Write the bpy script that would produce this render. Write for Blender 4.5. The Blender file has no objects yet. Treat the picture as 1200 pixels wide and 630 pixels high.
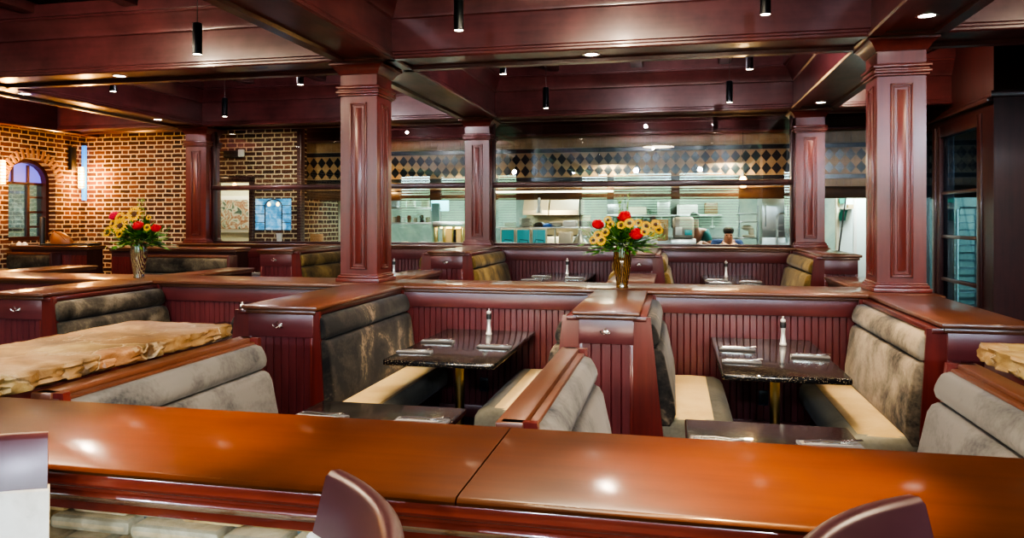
import bpy, bmesh, math, random
from mathutils import Vector, Matrix
R = random.Random(7)
PI = math.pi
C = bpy.context.scene.collection
rad = math.radians

# ------------------------------------------------------------------ materials
def newmat(name):
    m = bpy.data.materials.new(name); m.use_nodes = True
    nt = m.node_tree; b = nt.nodes['Principled BSDF']
    return m, nt, b
def N(nt, t, **k):
    n = nt.nodes.new(t)
    for a, v in k.items():
        if a.startswith('i_'): n.inputs[a[2:].replace('_', ' ')].default_value = v
        else: setattr(n, a, v)
    return n
def L(nt, a, b): nt.links.new(a, b)
def ramp(nt, fac, stops):
    r = N(nt, 'ShaderNodeValToRGB'); e = r.color_ramp.elements
    while len(e) < len(stops): e.new(.5)
    for i, (p, c) in enumerate(stops): e[i].position = p; e[i].color = (*c, 1)
    L(nt, fac, r.inputs[0]); return r.outputs[0]
def mth(nt, op, a, b=None, c=None):
    n = N(nt, 'ShaderNodeMath', operation=op)
    for i, v in enumerate((a, b, c)):
        if v is None: continue
        if isinstance(v, (int, float)): n.inputs[i].default_value = v
        else: L(nt, v, n.inputs[i])
    return n.outputs[0]
def plain(name, col, rough=.5, metal=0, emit=None, es=1, coat=0, spec=.5, alpha=1, sheen=0):
    m, nt, b = newmat(name)
    b.inputs['Base Color'].default_value = (*col, 1); b.inputs['Roughness'].default_value = rough
    b.inputs['Metallic'].default_value = metal; b.inputs['Coat Weight'].default_value = coat
    b.inputs['Specular IOR Level'].default_value = spec
    b.inputs['Sheen Weight'].default_value = sheen
    if emit: b.inputs['Emission Color'].default_value = (*emit, 1); b.inputs['Emission Strength'].default_value = es
    return m
def wood(name, dark, light, rough=.3, coat=.5, scale=(1.5, 1.5, 1.5), stretch='x', bump=.02, mott=.5, crough=.12):
    m, nt, b = newmat(name)
    tc = N(nt, 'ShaderNodeTexCoord'); mp = N(nt, 'ShaderNodeMapping')
    s = {'x': (1, 14, 14), 'y': (14, 1, 14), 'z': (14, 14, 1)}[stretch]
    mp.inputs['Scale'].default_value = [a*c for a, c in zip(scale, s)]
    geo = N(nt, 'ShaderNodeNewGeometry')
    L(nt, geo.outputs['Position'], mp.inputs[0])
    n1 = N(nt, 'ShaderNodeTexNoise', i_Scale=1.0, i_Detail=5, i_Roughness=.6); L(nt, mp.outputs[0], n1.inputs[0])
    n2 = N(nt, 'ShaderNodeTexNoise', i_Scale=2.2, i_Detail=4, i_Roughness=.6); L(nt, geo.outputs['Position'], n2.inputs[0])
    f = mth(nt, 'ADD', mth(nt, 'MULTIPLY', n1.outputs[0], 1-mott), mth(nt, 'MULTIPLY', n2.outputs[0], mott))
    L(nt, ramp(nt, f, [(.33, dark), (.67, light)]), b.inputs['Base Color'])
    b.inputs['Roughness'].default_value = rough; b.inputs['Coat Weight'].default_value = coat; b.inputs['Coat Roughness'].default_value = crough
    bp = N(nt, 'ShaderNodeBump'); bp.inputs['Strength'].default_value = bump*4; bp.inputs['Distance'].default_value = .004
    L(nt, f, bp.inputs['Height']); L(nt, bp.outputs[0], b.inputs['Normal'])
    return m
def velvet(name, c1, c2, c3, sc=2.4, lo=.38, hi=.62):
    m, nt, b = newmat(name)
    geo = N(nt, 'ShaderNodeNewGeometry')
    n1 = N(nt, 'ShaderNodeTexNoise', i_Scale=sc, i_Detail=6, i_Roughness=.62, i_Distortion=.6); L(nt, geo.outputs['Position'], n1.inputs[0])
    n2 = N(nt, 'ShaderNodeTexNoise', i_Scale=55, i_Detail=3); L(nt, geo.outputs['Position'], n2.inputs[0])
    f = mth(nt, 'ADD', mth(nt, 'MULTIPLY', n1.outputs[0], .86), mth(nt, 'MULTIPLY', n2.outputs[0], .14))
    L(nt, ramp(nt, f, [(lo, c1), ((lo+hi)/2, c2), (hi, c3)]), b.inputs['Base Color'])
    b.inputs['Roughness'].default_value = .85; b.inputs['Sheen Weight'].default_value = .12; b.inputs['Sheen Roughness'].default_value = .4
    b.inputs['Specular IOR Level'].default_value = .2
    bp = N(nt, 'ShaderNodeBump'); bp.inputs['Strength'].default_value = .25; bp.inputs['Distance'].default_value = .004
    L(nt, f, bp.inputs['Height']); L(nt, bp.outputs[0], b.inputs['Normal'])
    return m
def brickmat(name, axis, course=.075, period=.34, head=.36, mortar=.0100, bright=1.0):
    """Flemish bond: stretcher and header alternate in each course."""
    m, nt, b = newmat(name)
    geo = N(nt, 'ShaderNodeNewGeometry'); sp = N(nt, 'ShaderNodeSeparateXYZ')
    nz = N(nt, 'ShaderNodeTexNoise', i_Scale=9, i_Detail=3); L(nt, geo.outputs['Position'], nz.inputs[0])
    vm = N(nt, 'ShaderNodeVectorMath', operation='MULTIPLY_ADD'); L(nt, nz.outputs['Color'], vm.inputs[0])
    vm.inputs[1].default_value = (.018,)*3; L(nt, geo.outputs['Position'], vm.inputs[2])
    L(nt, vm.outputs[0], sp.inputs[0])
    u0 = sp.outputs[axis]; z = sp.outputs[2]
    zr = mth(nt, 'DIVIDE', z, course); row = mth(nt, 'FLOOR', zr); fz = mth(nt, 'FRACT', zr)
    odd = mth(nt, 'FRACT', mth(nt, 'MULTIPLY', row, .5))           # 0 or .5
    ur = mth(nt, 'ADD', mth(nt, 'DIVIDE', u0, period), odd); cell = mth(nt, 'FLOOR', ur); fu = mth(nt, 'FRACT', ur)
    a = 1-head
    du1 = mth(nt, 'MINIMUM', fu, mth(nt, 'SUBTRACT', 1, fu))
    du = mth(nt, 'MULTIPLY', mth(nt, 'MINIMUM', du1, mth(nt, 'ABSOLUTE', mth(nt, 'SUBTRACT', fu, a))), period)
    dz = mth(nt, 'MULTIPLY', mth(nt, 'MINIMUM', fz, mth(nt, 'SUBTRACT', 1, fz)), course)
    d = mth(nt, 'MINIMUM', du, dz)
    mask = N(nt, 'ShaderNodeMapRange'); mask.inputs[1].default_value = mortar*.75; mask.inputs[2].default_value = mortar*1.3; L(nt, d, mask.inputs[0])
    cv = N(nt, 'ShaderNodeCombineXYZ'); L(nt, mth(nt, 'ADD', cell, mth(nt, 'MULTIPLY', mth(nt, 'GREATER_THAN', fu, a), .5)), cv.inputs[0]); L(nt, row, cv.inputs[1])
    wn = N(nt, 'ShaderNodeTexWhiteNoise', noise_dimensions='2D'); L(nt, cv.outputs[0], wn.inputs[0])
    k = bright
    bc = ramp(nt, wn.outputs[0], [(0, (.035*k, .012*k, .007*k)), (.5, (.085*k, .027*k, .014*k)), (1, (.16*k, .055*k, .026*k))])
    n3 = N(nt, 'ShaderNodeTexNoise', i_Scale=40, i_Detail=4); L(nt, geo.outputs['Position'], n3.inputs[0])
    mc = ramp(nt, n3.outputs[0], [(.3, (.42*k, .32*k, .19*k)), (.7, (.70*k, .56*k, .36*k))])
    mx = N(nt, 'ShaderNodeMix', data_type='RGBA'); L(nt, mask.outputs[0], mx.inputs[0]); L(nt, mc, mx.inputs[6]); L(nt, bc, mx.inputs[7])
    L(nt, mx.outputs[2], b.inputs['Base Color']); b.inputs['Roughness'].default_value = .85
    bp = N(nt, 'ShaderNodeBump'); bp.inputs['Strength'].default_value = .6; bp.inputs['Distance'].default_value = .012
    L(nt, mth(nt, 'ADD', mask.outputs[0], mth(nt, 'MULTIPLY', n3.outputs[0], .4)), bp.inputs['Height']); L(nt, bp.outputs[0], b.inputs['Normal'])
    return m
def granite(name):
    m, nt, b = newmat(name)
    geo = N(nt, 'ShaderNodeNewGeometry')
    v = N(nt, 'ShaderNodeTexVoronoi', i_Scale=170); L(nt, geo.outputs['Position'], v.inputs[0])
    wn = N(nt, 'ShaderNodeTexWhiteNoise'); L(nt, v.outputs['Color'], wn.inputs[0])
    f = mth(nt, 'MULTIPLY', mth(nt, 'GREATER_THAN', wn.outputs[0], .78), mth(nt, 'LESS_THAN', v.outputs['Distance'], .45))
    L(nt, ramp(nt, f, [(0, (.010, .010, .011)), (1, (.22, .165, .10))]), b.inputs['Base Color'])
    b.inputs['Roughness'].default_value = .12; b.inputs['Specular IOR Level'].default_value = .7
    return m
def stone(name, cols, sc=3, bumpd=.03, rough=.75, vor=0):
    m, nt, b = newmat(name)
    geo = N(nt, 'ShaderNodeNewGeometry')
    n1 = N(nt, 'ShaderNodeTexNoise', i_Scale=sc, i_Detail=7, i_Roughness=.65, i_Distortion=.5); L(nt, geo.outputs['Position'], n1.inputs[0])
    col = ramp(nt, n1.outputs[0], [(.3, cols[0]), (.5, cols[1]), (.7, cols[2])]); h = n1.outputs[0]
    if vor:
        vd = N(nt, 'ShaderNodeVectorMath', operation='MULTIPLY_ADD'); nd = N(nt, 'ShaderNodeTexNoise', i_Scale=5, i_Detail=4); L(nt, geo.outputs['Position'], nd.inputs[0]); L(nt, nd.outputs['Color'], vd.inputs[0]); vd.inputs[1].default_value = (.34, .34, .34); L(nt, geo.outputs['Position'], vd.inputs[2])
        v = N(nt, 'ShaderNodeTexVoronoi', feature='DISTANCE_TO_EDGE', i_Scale=vor); L(nt, vd.outputs[0], v.inputs[0])
        e = N(nt, 'ShaderNodeMapRange'); e.inputs[1].default_value = .006; e.inputs[2].default_value = .03; L(nt, v.outputs[0], e.inputs[0])
        v2 = N(nt, 'ShaderNodeTexVoronoi', i_Scale=vor); L(nt, vd.outputs[0], v2.inputs[0])
        mv = N(nt, 'ShaderNodeMix', data_type='RGBA', blend_type='MULTIPLY'); mv.inputs[0].default_value = .55
        sv = N(nt, 'ShaderNodeHueSaturation'); sv.inputs['Saturation'].default_value = .25; sv.inputs['Value'].default_value = 1.5; L(nt, v2.outputs['Color'], sv.inputs['Color'])
        L(nt, col, mv.inputs[6]); L(nt, sv.outputs[0], mv.inputs[7])
        mx = N(nt, 'ShaderNodeMix', data_type='RGBA'); L(nt, e.outputs[0], mx.inputs[0]); mx.inputs[6].default_value = (.36, .27, .16, 1); L(nt, mv.outputs[2], mx.inputs[7]); col = mx.outputs[2]
        h = mth(nt, 'ADD', mth(nt, 'MULTIPLY', e.outputs[0], .5), n1.outputs[0])
    L(nt, col, b.inputs['Base Color']); b.inputs['Roughness'].default_value = rough
    bp = N(nt, 'ShaderNodeBump'); bp.inputs['Strength'].default_value = .6; bp.inputs['Distance'].default_value = bumpd
    L(nt, h, bp.inputs['Height']); L(nt, bp.outputs[0], b.inputs['Normal'])
    return m
def thin_glass(name, tint=(.93, .98, .97), refl=.12, rough=0.0, graze=.6):
    m, nt, b = newmat(name); nt.nodes.remove(b)
    out = nt.nodes['Material Output']
    t = N(nt, 'ShaderNodeBsdfTransparent'); t.inputs[0].default_value = (*tint, 1)
    g = N(nt, 'ShaderNodeBsdfGlossy'); g.inputs['Roughness'].default_value = rough
    lw = N(nt, 'ShaderNodeLayerWeight'); lw.inputs[0].default_value = .35
    f = mth(nt, 'ADD', mth(nt, 'MULTIPLY', lw.outputs['Fresnel'], graze), refl)
    mx = N(nt, 'ShaderNodeMixShader'); L(nt, f, mx.inputs[0]); L(nt, t.outputs[0], mx.inputs[1]); L(nt, g.outputs[0], mx.inputs[2])
    L(nt, mx.outputs[0], out.inputs[0]); return m
def streaked_glass(name, axis_cols):
    m, nt, b = newmat(name)
    tc = N(nt, 'ShaderNodeTexCoord'); w = N(nt, 'ShaderNodeTexWave', i_Scale=7, i_Distortion=5, i_Detail=3); w.inputs['Detail Scale'].default_value = 2
    mp = N(nt, 'ShaderNodeMapping'); mp.inputs['Scale'].default_value = (4, 4, .8); mp.inputs['Rotation'].default_value = (0, .35, 0)
    L(nt, tc.outputs['Object'], mp.inputs[0]); L(nt, mp.outputs[0], w.inputs[0])
    L(nt, ramp(nt, w.outputs[0], axis_cols), b.inputs['Base Color'])
    b.inputs['Roughness'].default_value = .08; b.inputs['Coat Weight'].default_value = 1; b.inputs['Coat Roughness'].default_value = .03
    return m
def artmat(name, cols, sc=5):
    m, nt, b = newmat(name)
    geo = N(nt, 'ShaderNodeNewGeometry')
    n = N(nt, 'ShaderNodeTexNoise', i_Scale=sc, i_Detail=1, i_Distortion=1.6); L(nt, geo.outputs['Position'], n.inputs[0])
    st = [(i/(len(cols))*.5+.25, c) for i, c in enumerate(cols)]
    r = ramp(nt, n.outputs[0], st); L(nt, r, b.inputs['Base Color']); b.inputs['Roughness'].default_value = .4
    return m

MAHO_D, MAHO_L = (.050, .0085, .0075), (.125, .022, .018)
M = {
 'wood_x': wood('mahogany_x', MAHO_D, MAHO_L, stretch='x'),
 'wood_y': wood('mahogany_y', MAHO_D, MAHO_L, stretch='y'),
 'wood_z': wood('mahogany_z', (.06, .010, .009), (.15, .025, .020), stretch='z', rough=.28),
 'column': wood('mahogany_column', (.085, .015, .012), (.175, .032, .024), stretch='z', rough=.3, coat=.6, crough=.2),
 'bead': wood('beadboard_mahogany', (.062, .012, .015), (.122, .026, .029), stretch='z', rough=.34, coat=.5, crough=.2),
 'frieze': wood('frieze_mahogany', (.065, .014, .016), (.13, .030, .032), stretch='x', rough=.33, coat=.4, crough=.25),
 'beam_x': wood('beam_mahogany_x', (.060, .016, .018), (.165, .047, .049), stretch='x', rough=.36, coat=.5, mott=.75, crough=.17, bump=.008),
 'beam_y': wood('beam_mahogany_y', (.060, .016, .018), (.165, .047, .049), stretch='y', rough=.36, coat=.5, mott=.75, crough=.17, bump=.008),
 'dark_wood': wood('dark_mahogany', (.028, .007, .007), (.065, .015, .014), stretch='z', rough=.4, coat=.3),
 'cap_x': wood('polished_cap_x', (.062, .020, .011), (.135, .048, .022), stretch='x', rough=.34, coat=.8, crough=.16, bump=.001),
 'cap_y': wood('polished_cap_y', (.062, .020, .011), (.135, .048, .022), stretch='y', rough=.34, coat=.8, crough=.16, bump=.001),
 'counter': wood('counter_mahogany', (.047, .0118, .0034), (.096, .027, .0066), stretch='x', rough=.38, coat=.42, mott=.6, scale=(1.2, 1.2, 1.2), bump=.001, crough=.12),
 'counter_edge': wood('counter_edge_mahogany', (.11, .016, .008), (.22, .04, .02), stretch='x', rough=.22, coat=.9, crough=.08),
 'low_cap': wood('bench_rail_wood', (.065, .020, .009), (.15, .052, .024), stretch='y', rough=.4, coat=.25, crough=.3, bump=.006),
 'velvet_dark': velvet('dark_mottled_velvet', (.009, .009, .010), (.034, .029, .024), (.26, .195, .125), sc=2.6, lo=.42, hi=.68),
 'velvet_brown': velvet('dark_brown_velvet', (.014, .012, .009), (.055, .046, .034), (.15, .125, .09), sc=3.4, lo=.36, hi=.66),
 'velvet_mid': velvet('brown_grey_velvet', (.018, .016, .014), (.14, .112, .078), (.27, .215, .15), sc=2.2, lo=.37, hi=.6),
 'velvet_grey': velvet('grey_taupe_velvet', (.022, .025, .031), (.098, .095, .088), (.148, .141, .128), sc=2.4, lo=.34, hi=.55),
 'velvet_gold': velvet('olive_gold_velvet', (.030, .020, .006), (.11, .072, .022), (.24, .165, .055), sc=3, lo=.34, hi=.68),
 'velvet_olive': velvet('dark_olive_velvet', (.010, .008, .006), (.045, .036, .024), (.11, .09, .06), sc=3, lo=.38, hi=.64),
 'olive': velvet('olive_grey_vinyl', (.11, .104, .078), (.165, .155, .115), (.20, .19, .14), sc=1.5),
 'beige': velvet('beige_vinyl', (.40, .275, .115), (.47, .335, .15), (.52, .38, .18), sc=1.2),
 'granite': granite('black_granite'),
 'brass': plain('brass', (.52, .42, .18), .28, 1),
 'steel': plain('brushed_steel', (.62, .62, .60), .28, 1),
 'chrome': plain('chrome', (.9, .9, .88), .2, 1),
 'dull_steel': plain('dull_steel', (.42, .44, .43), .42, 1),
 'iron': plain('black_iron', (.012, .012, .013), .5),
 'black': plain('matte_black', (.004, .004, .005), .7),
 'satin': plain('satin_steel', (.80, .79, .76), .22, .55),
 'napkin': plain('dark_napkin', (.035, .030, .030), .9, sheen=.3),
 'napkin_light': plain('cream_napkin', (.30, .25, .19), .9),
 'white': plain('white_glaze', (.75, .73, .66), .3),
 'cream': plain('cream_plastic', (.6, .52, .36), .5),
 'brown': plain('brown_jar', (.20, .09, .03), .4),
 'leather': plain('tan_leather', (.24, .085, .025), .4),
 'brick_x': brickmat('brick_x', 0, bright=.85), 'brick_y': brickmat('brick_y', 1, bright=.8),
 'slab': stone('flagstone_top', ((.095, .050, .018), (.27, .155, .060), (.43, .30, .15)), 5, .02, .45, vor=2.3),
 'rubble': stone('ledge_stone', ((.36, .25, .12), (.62, .47, .26), (.76, .62, .38)), 6, .02),
 'rubble2': stone('ledge_stone_tan', ((.36, .21, .07), (.60, .40, .16), (.72, .53, .26)), 7, .02),
 'rubble3': stone('ledge_stone_grey', ((.28, .22, .13), (.48, .40, .25), (.62, .53, .37)), 6, .02),
 'mortar': stone('mortar', ((.10, .13, .13), (.16, .2, .2), (.24, .27, .26)), 12, .01),
 'glass': thin_glass('window_glass', refl=.12),
 'glass_door': thin_glass('door_glass', tint=(.50, .62, .72), refl=.05, graze=.12),
 'clear': thin_glass('clear_glass', tint=(.8, .92, .95), refl=.05),
 'tan_tile': stone('tan_tile', ((.20, .125, .055), (.31, .20, .10), (.40, .28, .15)), 3, .002, .3),
 'black_tile': plain('black_tile', (.010, .014, .020), .2),
 'grout': plain('grout', (.30, .23, .15), .8),
 'tin': None, 'carpet': stone('dark_carpet', ((.035, .026, .026), (.06, .045, .043), (.10, .07, .065)), 40, .004, .95),
 'plaster': plain('cream_plaster', (.62, .60, .44), .7),
 'kitchen_wall': stone('kitchen_wall', ((.13, .19, .17), (.27, .33, .28), (.42, .44, .33)), 1.3, .002, .4),
 'teal': plain('teal_screen', (.02, .16, .16), .3, emit=(.03, .30, .30), es=.35),
 'cyan_screen': plain('cyan_screen', (.1, .3, .35), .3, emit=(.25, .8, .85), es=1.6),
 'blue_reflection': None,
 'leaf': plain('leaf_green', (.05, .17, .015), .5), 'leaf2': plain('leaf_pale_green', (.17, .29, .05), .5), 'leaf3': plain('leaf_deep_green', (.018, .075, .012), .5),
 'red': plain('rose_red', (.48, .008, .016), .5), 'pink': plain('pink_red', (.55, .02, .06), .5), 'yellow': plain('sunflower_yellow', (.52, .30, .0), .6, spec=.2), 'seed': plain('seed_brown', (.06, .022, .006), .8),
 'vase_amber': streaked_glass('amber_streaked_glass', [(.1, (.015, .006, .002)), (.5, (.11, .05, .012)), (.75, (.035, .014, .004)), (1, (.26, .15, .04))]),
 'vase_swirl': streaked_glass('swirled_glass', [(.1, (.04, .012, .010)), (.45, (.17, .06, .045)), (.7, (.08, .05, .045)), (1, (.34, .30, .12))]),
 'hot': plain('lamp_lens', (1, .95, .85), .3, emit=(1, .86, .62), es=20),
 'hot2': plain('recessed_lens', (1, .97, .9), .3, emit=(1, .94, .84), es=14),
 'tube_blue': plain('pendant_black_metal', (.008, .011, .014), .33, .6),
 'warm_glass': plain('warm_lamp_glass', (1, .7, .35), .3, emit=(1, .45, .10), es=7),
 'blue_light': plain('blue_lit_panel', (.05, .3, .7), .3, emit=(.02, .22, .85), es=.9),
 'purple_light': plain('violet_lit_glass', (.1, .1, .4), .3, emit=(.13, .13, .62), es=.9),
 'leather_chair': wood('chair_leather', (.055, .016, .018), (.095, .030, .032), rough=.36, coat=.6, mott=.9, crough=.26, bump=.004),
 'chair_fabric': velvet('cream_chair_fabric', (.46, .44, .38), (.56, .54, .47), (.62, .60, .53), sc=8),
 'skin': plain('skin', (.45, .22, .14), .55), 'teal_cloth': plain('teal_cloth', (.02, .13, .12), .8), 'navy_cloth': plain('navy_cloth', (.02, .05, .16), .8), 'hair': plain('dark_hair', (.012, .008, .006), .6),
 'dark_cloth': plain('dark_trousers', (.015, .015, .018), .85),
 'green_glove': plain('green_rubber', (.02, .22, .16), .6), 'pale': plain('pale_door', (.66, .74, .70), .5),
 'blue_cloth': plain('blue_cloth', (.05, .16, .5), .8),
 'blind': plain('white_blind', (.72, .72, .68), .55),
 'outlet': plain('black_plastic', (.016, .026, .042), .3),
}
def tin():
    m, nt, b = newmat('black_crinkled_tin')
    geo = N(nt, 'ShaderNodeNewGeometry')
    n = N(nt, 'ShaderNodeTexNoise', i_Scale=16, i_Detail=5, i_Roughness=.7); L(nt, geo.outputs['Position'], n.inputs[0])
    b.inputs['Base Color'].default_value = (.004, .004, .006, 1); b.inputs['Roughness'].default_value = .18; b.inputs['Specular IOR Level'].default_value = .6
    bp = N(nt, 'ShaderNodeBump'); bp.inputs['Strength'].default_value = 1; bp.inputs['Distance'].default_value = .05
    L(nt, n.outputs[0], bp.inputs['Height']); L(nt, bp.outputs[0], b.inputs['Normal']); return m
M['tin'] = tin()
def bluereflection():
    m, nt, b = newmat('painted_blue_reflection')  # mottled glowing blue stands in for a window reflected in the glass
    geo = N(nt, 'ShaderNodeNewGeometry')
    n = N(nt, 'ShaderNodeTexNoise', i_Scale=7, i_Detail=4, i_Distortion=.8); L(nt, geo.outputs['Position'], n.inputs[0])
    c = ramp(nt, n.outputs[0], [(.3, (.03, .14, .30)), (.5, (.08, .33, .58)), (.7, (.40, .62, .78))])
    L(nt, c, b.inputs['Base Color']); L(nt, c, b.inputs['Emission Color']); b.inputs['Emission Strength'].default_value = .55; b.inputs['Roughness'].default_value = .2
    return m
M['blue_reflection'] = bluereflection()
M['counter'].node_tree.nodes['Principled BSDF'].inputs['Specular IOR Level'].default_value = .18
M['art'] = artmat('abstract_print', [(.03, .08, .07), (.45, .47, .36), (.30, .12, .07), (.55, .56, .46), (.06, .11, .10)], 5)
M['art2'] = artmat('dim_print', [(.05, .05, .03), (.36, .32, .2), (.12, .11, .08), (.45, .42, .3)], 2.5)

# ------------------------------------------------------------------ mesh builder (world coordinates)
class B:
    def __init__(s): s.bm = bmesh.new()
    def _mi(s, fs, mi):
        for f in fs: f.material_index = mi
    def box(s, x0, x1, y0, y1, z0, z1, bev=0, mi=0, seg=2, rot=None):
        r = bmesh.ops.create_cube(s.bm, size=1); vs = r['verts']
        c = Vector(((x0+x1)/2, (y0+y1)/2, (z0+z1)/2)); d = (abs(x1-x0), abs(y1-y0), abs(z1-z0))
        for v in vs: v.co = Vector((v.co.x*d[0], v.co.y*d[1], v.co.z*d[2]))
        fs = list({f for v in vs for f in v.link_faces})
        if bev:
            es = list({e for v in vs for e in v.link_edges})
            q = bmesh.ops.bevel(s.bm, geom=es, offset=min(bev, min(d)*.49), segments=seg, profile=.5, affect='EDGES')
            fs = list({f for f in q['faces']} | {f for f in fs if f.is_valid}); vs = list({v for f in fs for v in f.verts})
        if rot: bmesh.ops.rotate(s.bm, verts=vs, matrix=rot.to_3x3())
        for v in vs: v.co += c
        s._mi(fs, mi); return vs
    def prism(s, prof, axis, a0, a1, mi=0, cap=True):
        """Polygon prof [(p,q)] extruded along axis: x -> (p,q)=(y,z); y -> (x,z); z -> (x,y)."""
        def P(p, q, a): return {'x': (a, p, q), 'y': (p, a, q), 'z': (p, q, a)}[axis]
        r0 = [s.bm.verts.new(P(p, q, a0)) for p, q in prof]; r1 = [s.bm.verts.new(P(p, q, a1)) for p, q in prof]
        n = len(prof); fs = []
        for i in range(n):
            j = (i+1) % n; fs.append(s.bm.faces.new((r0[i], r0[j], r1[j], r1[i])))
        if cap: fs += [s.bm.faces.new(r0[::-1]), s.bm.faces.new(r1)]
        s._mi(fs, mi); return r0+r1
    def loft(s, rings, mi=0, closed=True, cap=True):
        rr = [[s.bm.verts.new(p) for p in ring] for ring in rings]; fs = []; n = len(rr[0])
        for a, b in zip(rr, rr[1:]):
            for i in range(n if closed else n-1):
                j = (i+1) % n; fs.append(s.bm.faces.new((a[i], a[j], b[j], b[i])))
        if cap and closed: fs += [s.bm.faces.new(rr[0][::-1]), s.bm.faces.new(rr[-1])]
        s._mi(fs, mi)
    def lathe(s, prof, c, n=20, mi=0, cap=True):
        """prof [(radius, z)] about the vertical axis through c."""
        s.loft([[(c[0]+r*math.cos(2*PI*i/n), c[1]+r*math.sin(2*PI*i/n), c[2]+z) for i in range(n)] for r, z in prof], mi, True, cap)
    def tube(s, pts, r, n=8, mi=0):
        pts = [Vector(p) for p in pts]; rings = []
        rs = r if isinstance(r, (list, tuple)) else [r]*len(pts)
        for i, p in enumerate(pts):
            t = (pts[min(i+1, len(pts)-1)]-pts[max(i-1, 0)]).normalized()
            u = t.cross(Vector((0, 0, 1)) if abs(t.z) < .9 else Vector((1, 0, 0))).normalized(); v = t.cross(u)
            rings.append([p+rs[i]*(math.cos(2*PI*k/n)*u+math.sin(2*PI*k/n)*v) for k in range(n)])
        s.loft(rings, mi)
    def ball(s, c, r, sc=(1, 1, 1), seg=12, mi=0):
        q = bmesh.ops.create_uvsphere(s.bm, u_segments=seg, v_segments=max(6, seg//2), radius=r)
        for v in q['verts']: v.co = Vector((v.co.x*sc[0], v.co.y*sc[1], v.co.z*sc[2]))+Vector(c)
        s._mi({f for v in q['verts'] for f in v.link_faces}, mi)
    def quad(s, pts, mi=0):
        f = s.bm.faces.new([s.bm.verts.new(p) for p in pts]); f.material_index = mi
    def build(s, name, mats, parent=None, ang=35, smooth=True):
        me = bpy.data.meshes.new(name)
        bmesh.ops.recalc_face_normals(s.bm, faces=s.bm.faces[:])
        if parent is not None:
            off = Vector(parent['_o']) if '_o' in parent else Vector((0, 0, 0))
            bmesh.ops.translate(s.bm, verts=s.bm.verts[:], vec=-off)
        s.bm.to_mesh(me); s.bm.free()
        for m in (mats if isinstance(mats, (list, tuple)) else [mats]): me.materials.append(M[m] if isinstance(m, str) else m)
        if smooth:
            for p in me.polygons: p.use_smooth = True
            me.set_sharp_from_angle(angle=rad(ang))
        o = bpy.data.objects.new(name, me); C.objects.link(o)
        if parent is not None: o.parent = parent; o['_o'] = parent['_o'] if '_o' in parent else (0, 0, 0)
        return o
TAGGED = []
def tag(o, label, cat, group=None):
    o['label'] = label; o['category'] = cat
    if group: o['group'] = group
    o['kind'] = 'thing'
    return o
def thing(name, label, cat, loc, group=None):
    o = bpy.data.objects.new(name, None); C.objects.link(o); o.empty_display_size = .1
    o.location = loc; o['_o'] = tuple(loc); return tag(o, label, cat, group)
def struct(o): o['kind'] = 'structure'; return o
def copy_tree(o, loc, label, rz=None, group=None):
    r = o.copy(); C.objects.link(r); r.location = loc; r['label'] = label
    if rz is not None: r.rotation_euler = (0, 0, rz)
    if group: r['group'] = group
    for ch in list(o.children):
        c = ch.copy(); C.objects.link(c); c.parent = r
        for g in ch.children:
            d = g.copy(); C.objects.link(d); d.parent = c
    return r
def bead(b, x0, x1, y, z0, z1, face=-1, pitch=.052, axis='x', mi=0):
    """Tongue and groove boards: a flat panel with V grooves, normal along -y/+y (axis x) or -x/+x (axis y)."""
    n = max(1, round((x1-x0)/pitch)); w = (x1-x0)/n; g = .0055; d = .008; pts = []
    for i in range(n):
        a = x0+i*w
        pts += [(a, d), (a+g, 0), (a+w-g, 0)]
    pts.append((x1, d))
    prof = [(p, y-face*q*1.0) for p, q in pts]+[(x1, y-face*.02), (x0, y-face*.02)]
    if axis == 'x': b.prism(prof, 'z', z0, z1, mi)
    else: b.prism([(q, p) for p, q in prof], 'z', z0, z1, mi)

ZC = 1.14          # height of the booth divider caps
RF = .21           # raised floor at the back
ZR = 1.35          # cap of the pony wall under the kitchen windows
ZS = 3.16          # beam soffits

# ------------------------------------------------------------------ room shell
b = B(); b.box(-12, 7, -4.3, 8.5, -.1, 0); struct(b.build('floor', 'carpet'))
b = B(); b.box(-12, 7, 8.5, 16, -.1, RF); struct(b.build('floor_raised', 'carpet'))
b = B(); b.box(-13, 7, -4.3, 16, 4.15, 4.3); struct(b.build('ceiling', 'tin'))
# left brick wall with an arched opening (x = -10.06 plane), opening y 9.66..10.5
OY0, OY1, OZ0, OZS, OZT = 9.66, 10.56, 1.38, 2.33, 2.70
b = B(); X0, X1 = -10.4, -10.06
b.box(X0, X1, -4.3, OY0, 0, 4.15); b.box(X0, X1, OY1, 11.2, 0, 4.15); b.box(X0, X1, OY0, OY1, 0, OZ0)
n = 12; arch = []
for i in range(n+1):
    t = PI-PI*i/n; arch.append(((OY0+OY1)/2+(OY1-OY0)/2*math.cos(t), OZS+(OZT-OZS)*math.sin(t)))
for (ya, za), (yb, zb) in zip(arch, arch[1:]): b.prism([(ya, za), (yb, zb), (yb, 4.15), (ya, 4.15)], 'x', X0, X1)
struct(b.build('wall_left', 'brick_y', smooth=False))
# arch voussoirs: soldier course of bricks standing around the opening
b = B(); cy, rz_ = (OY0+OY1)/2, 1
for i in range(17):
    t = PI-PI*(i+.5)/17; ry, rz = (OY1-OY0)/2, OZT-OZS
    p = Vector((0, cy+(ry+.085)*math.cos(t), OZS+(rz+.085)*math.sin(t)))
    rot = Matrix.Rotation(math.atan2(math.sin(t)*ry, math.cos(t)*rz)-PI/2, 4, 'X')
    b.box(-10.09, -10.045, p.y-.026, p.y+.026, p.z-.08, p.z+.08, bev=.006, rot=rot)
struct(b.build('trim_1', plain('arch_brick', (.30, .17, .085), .85)))
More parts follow.
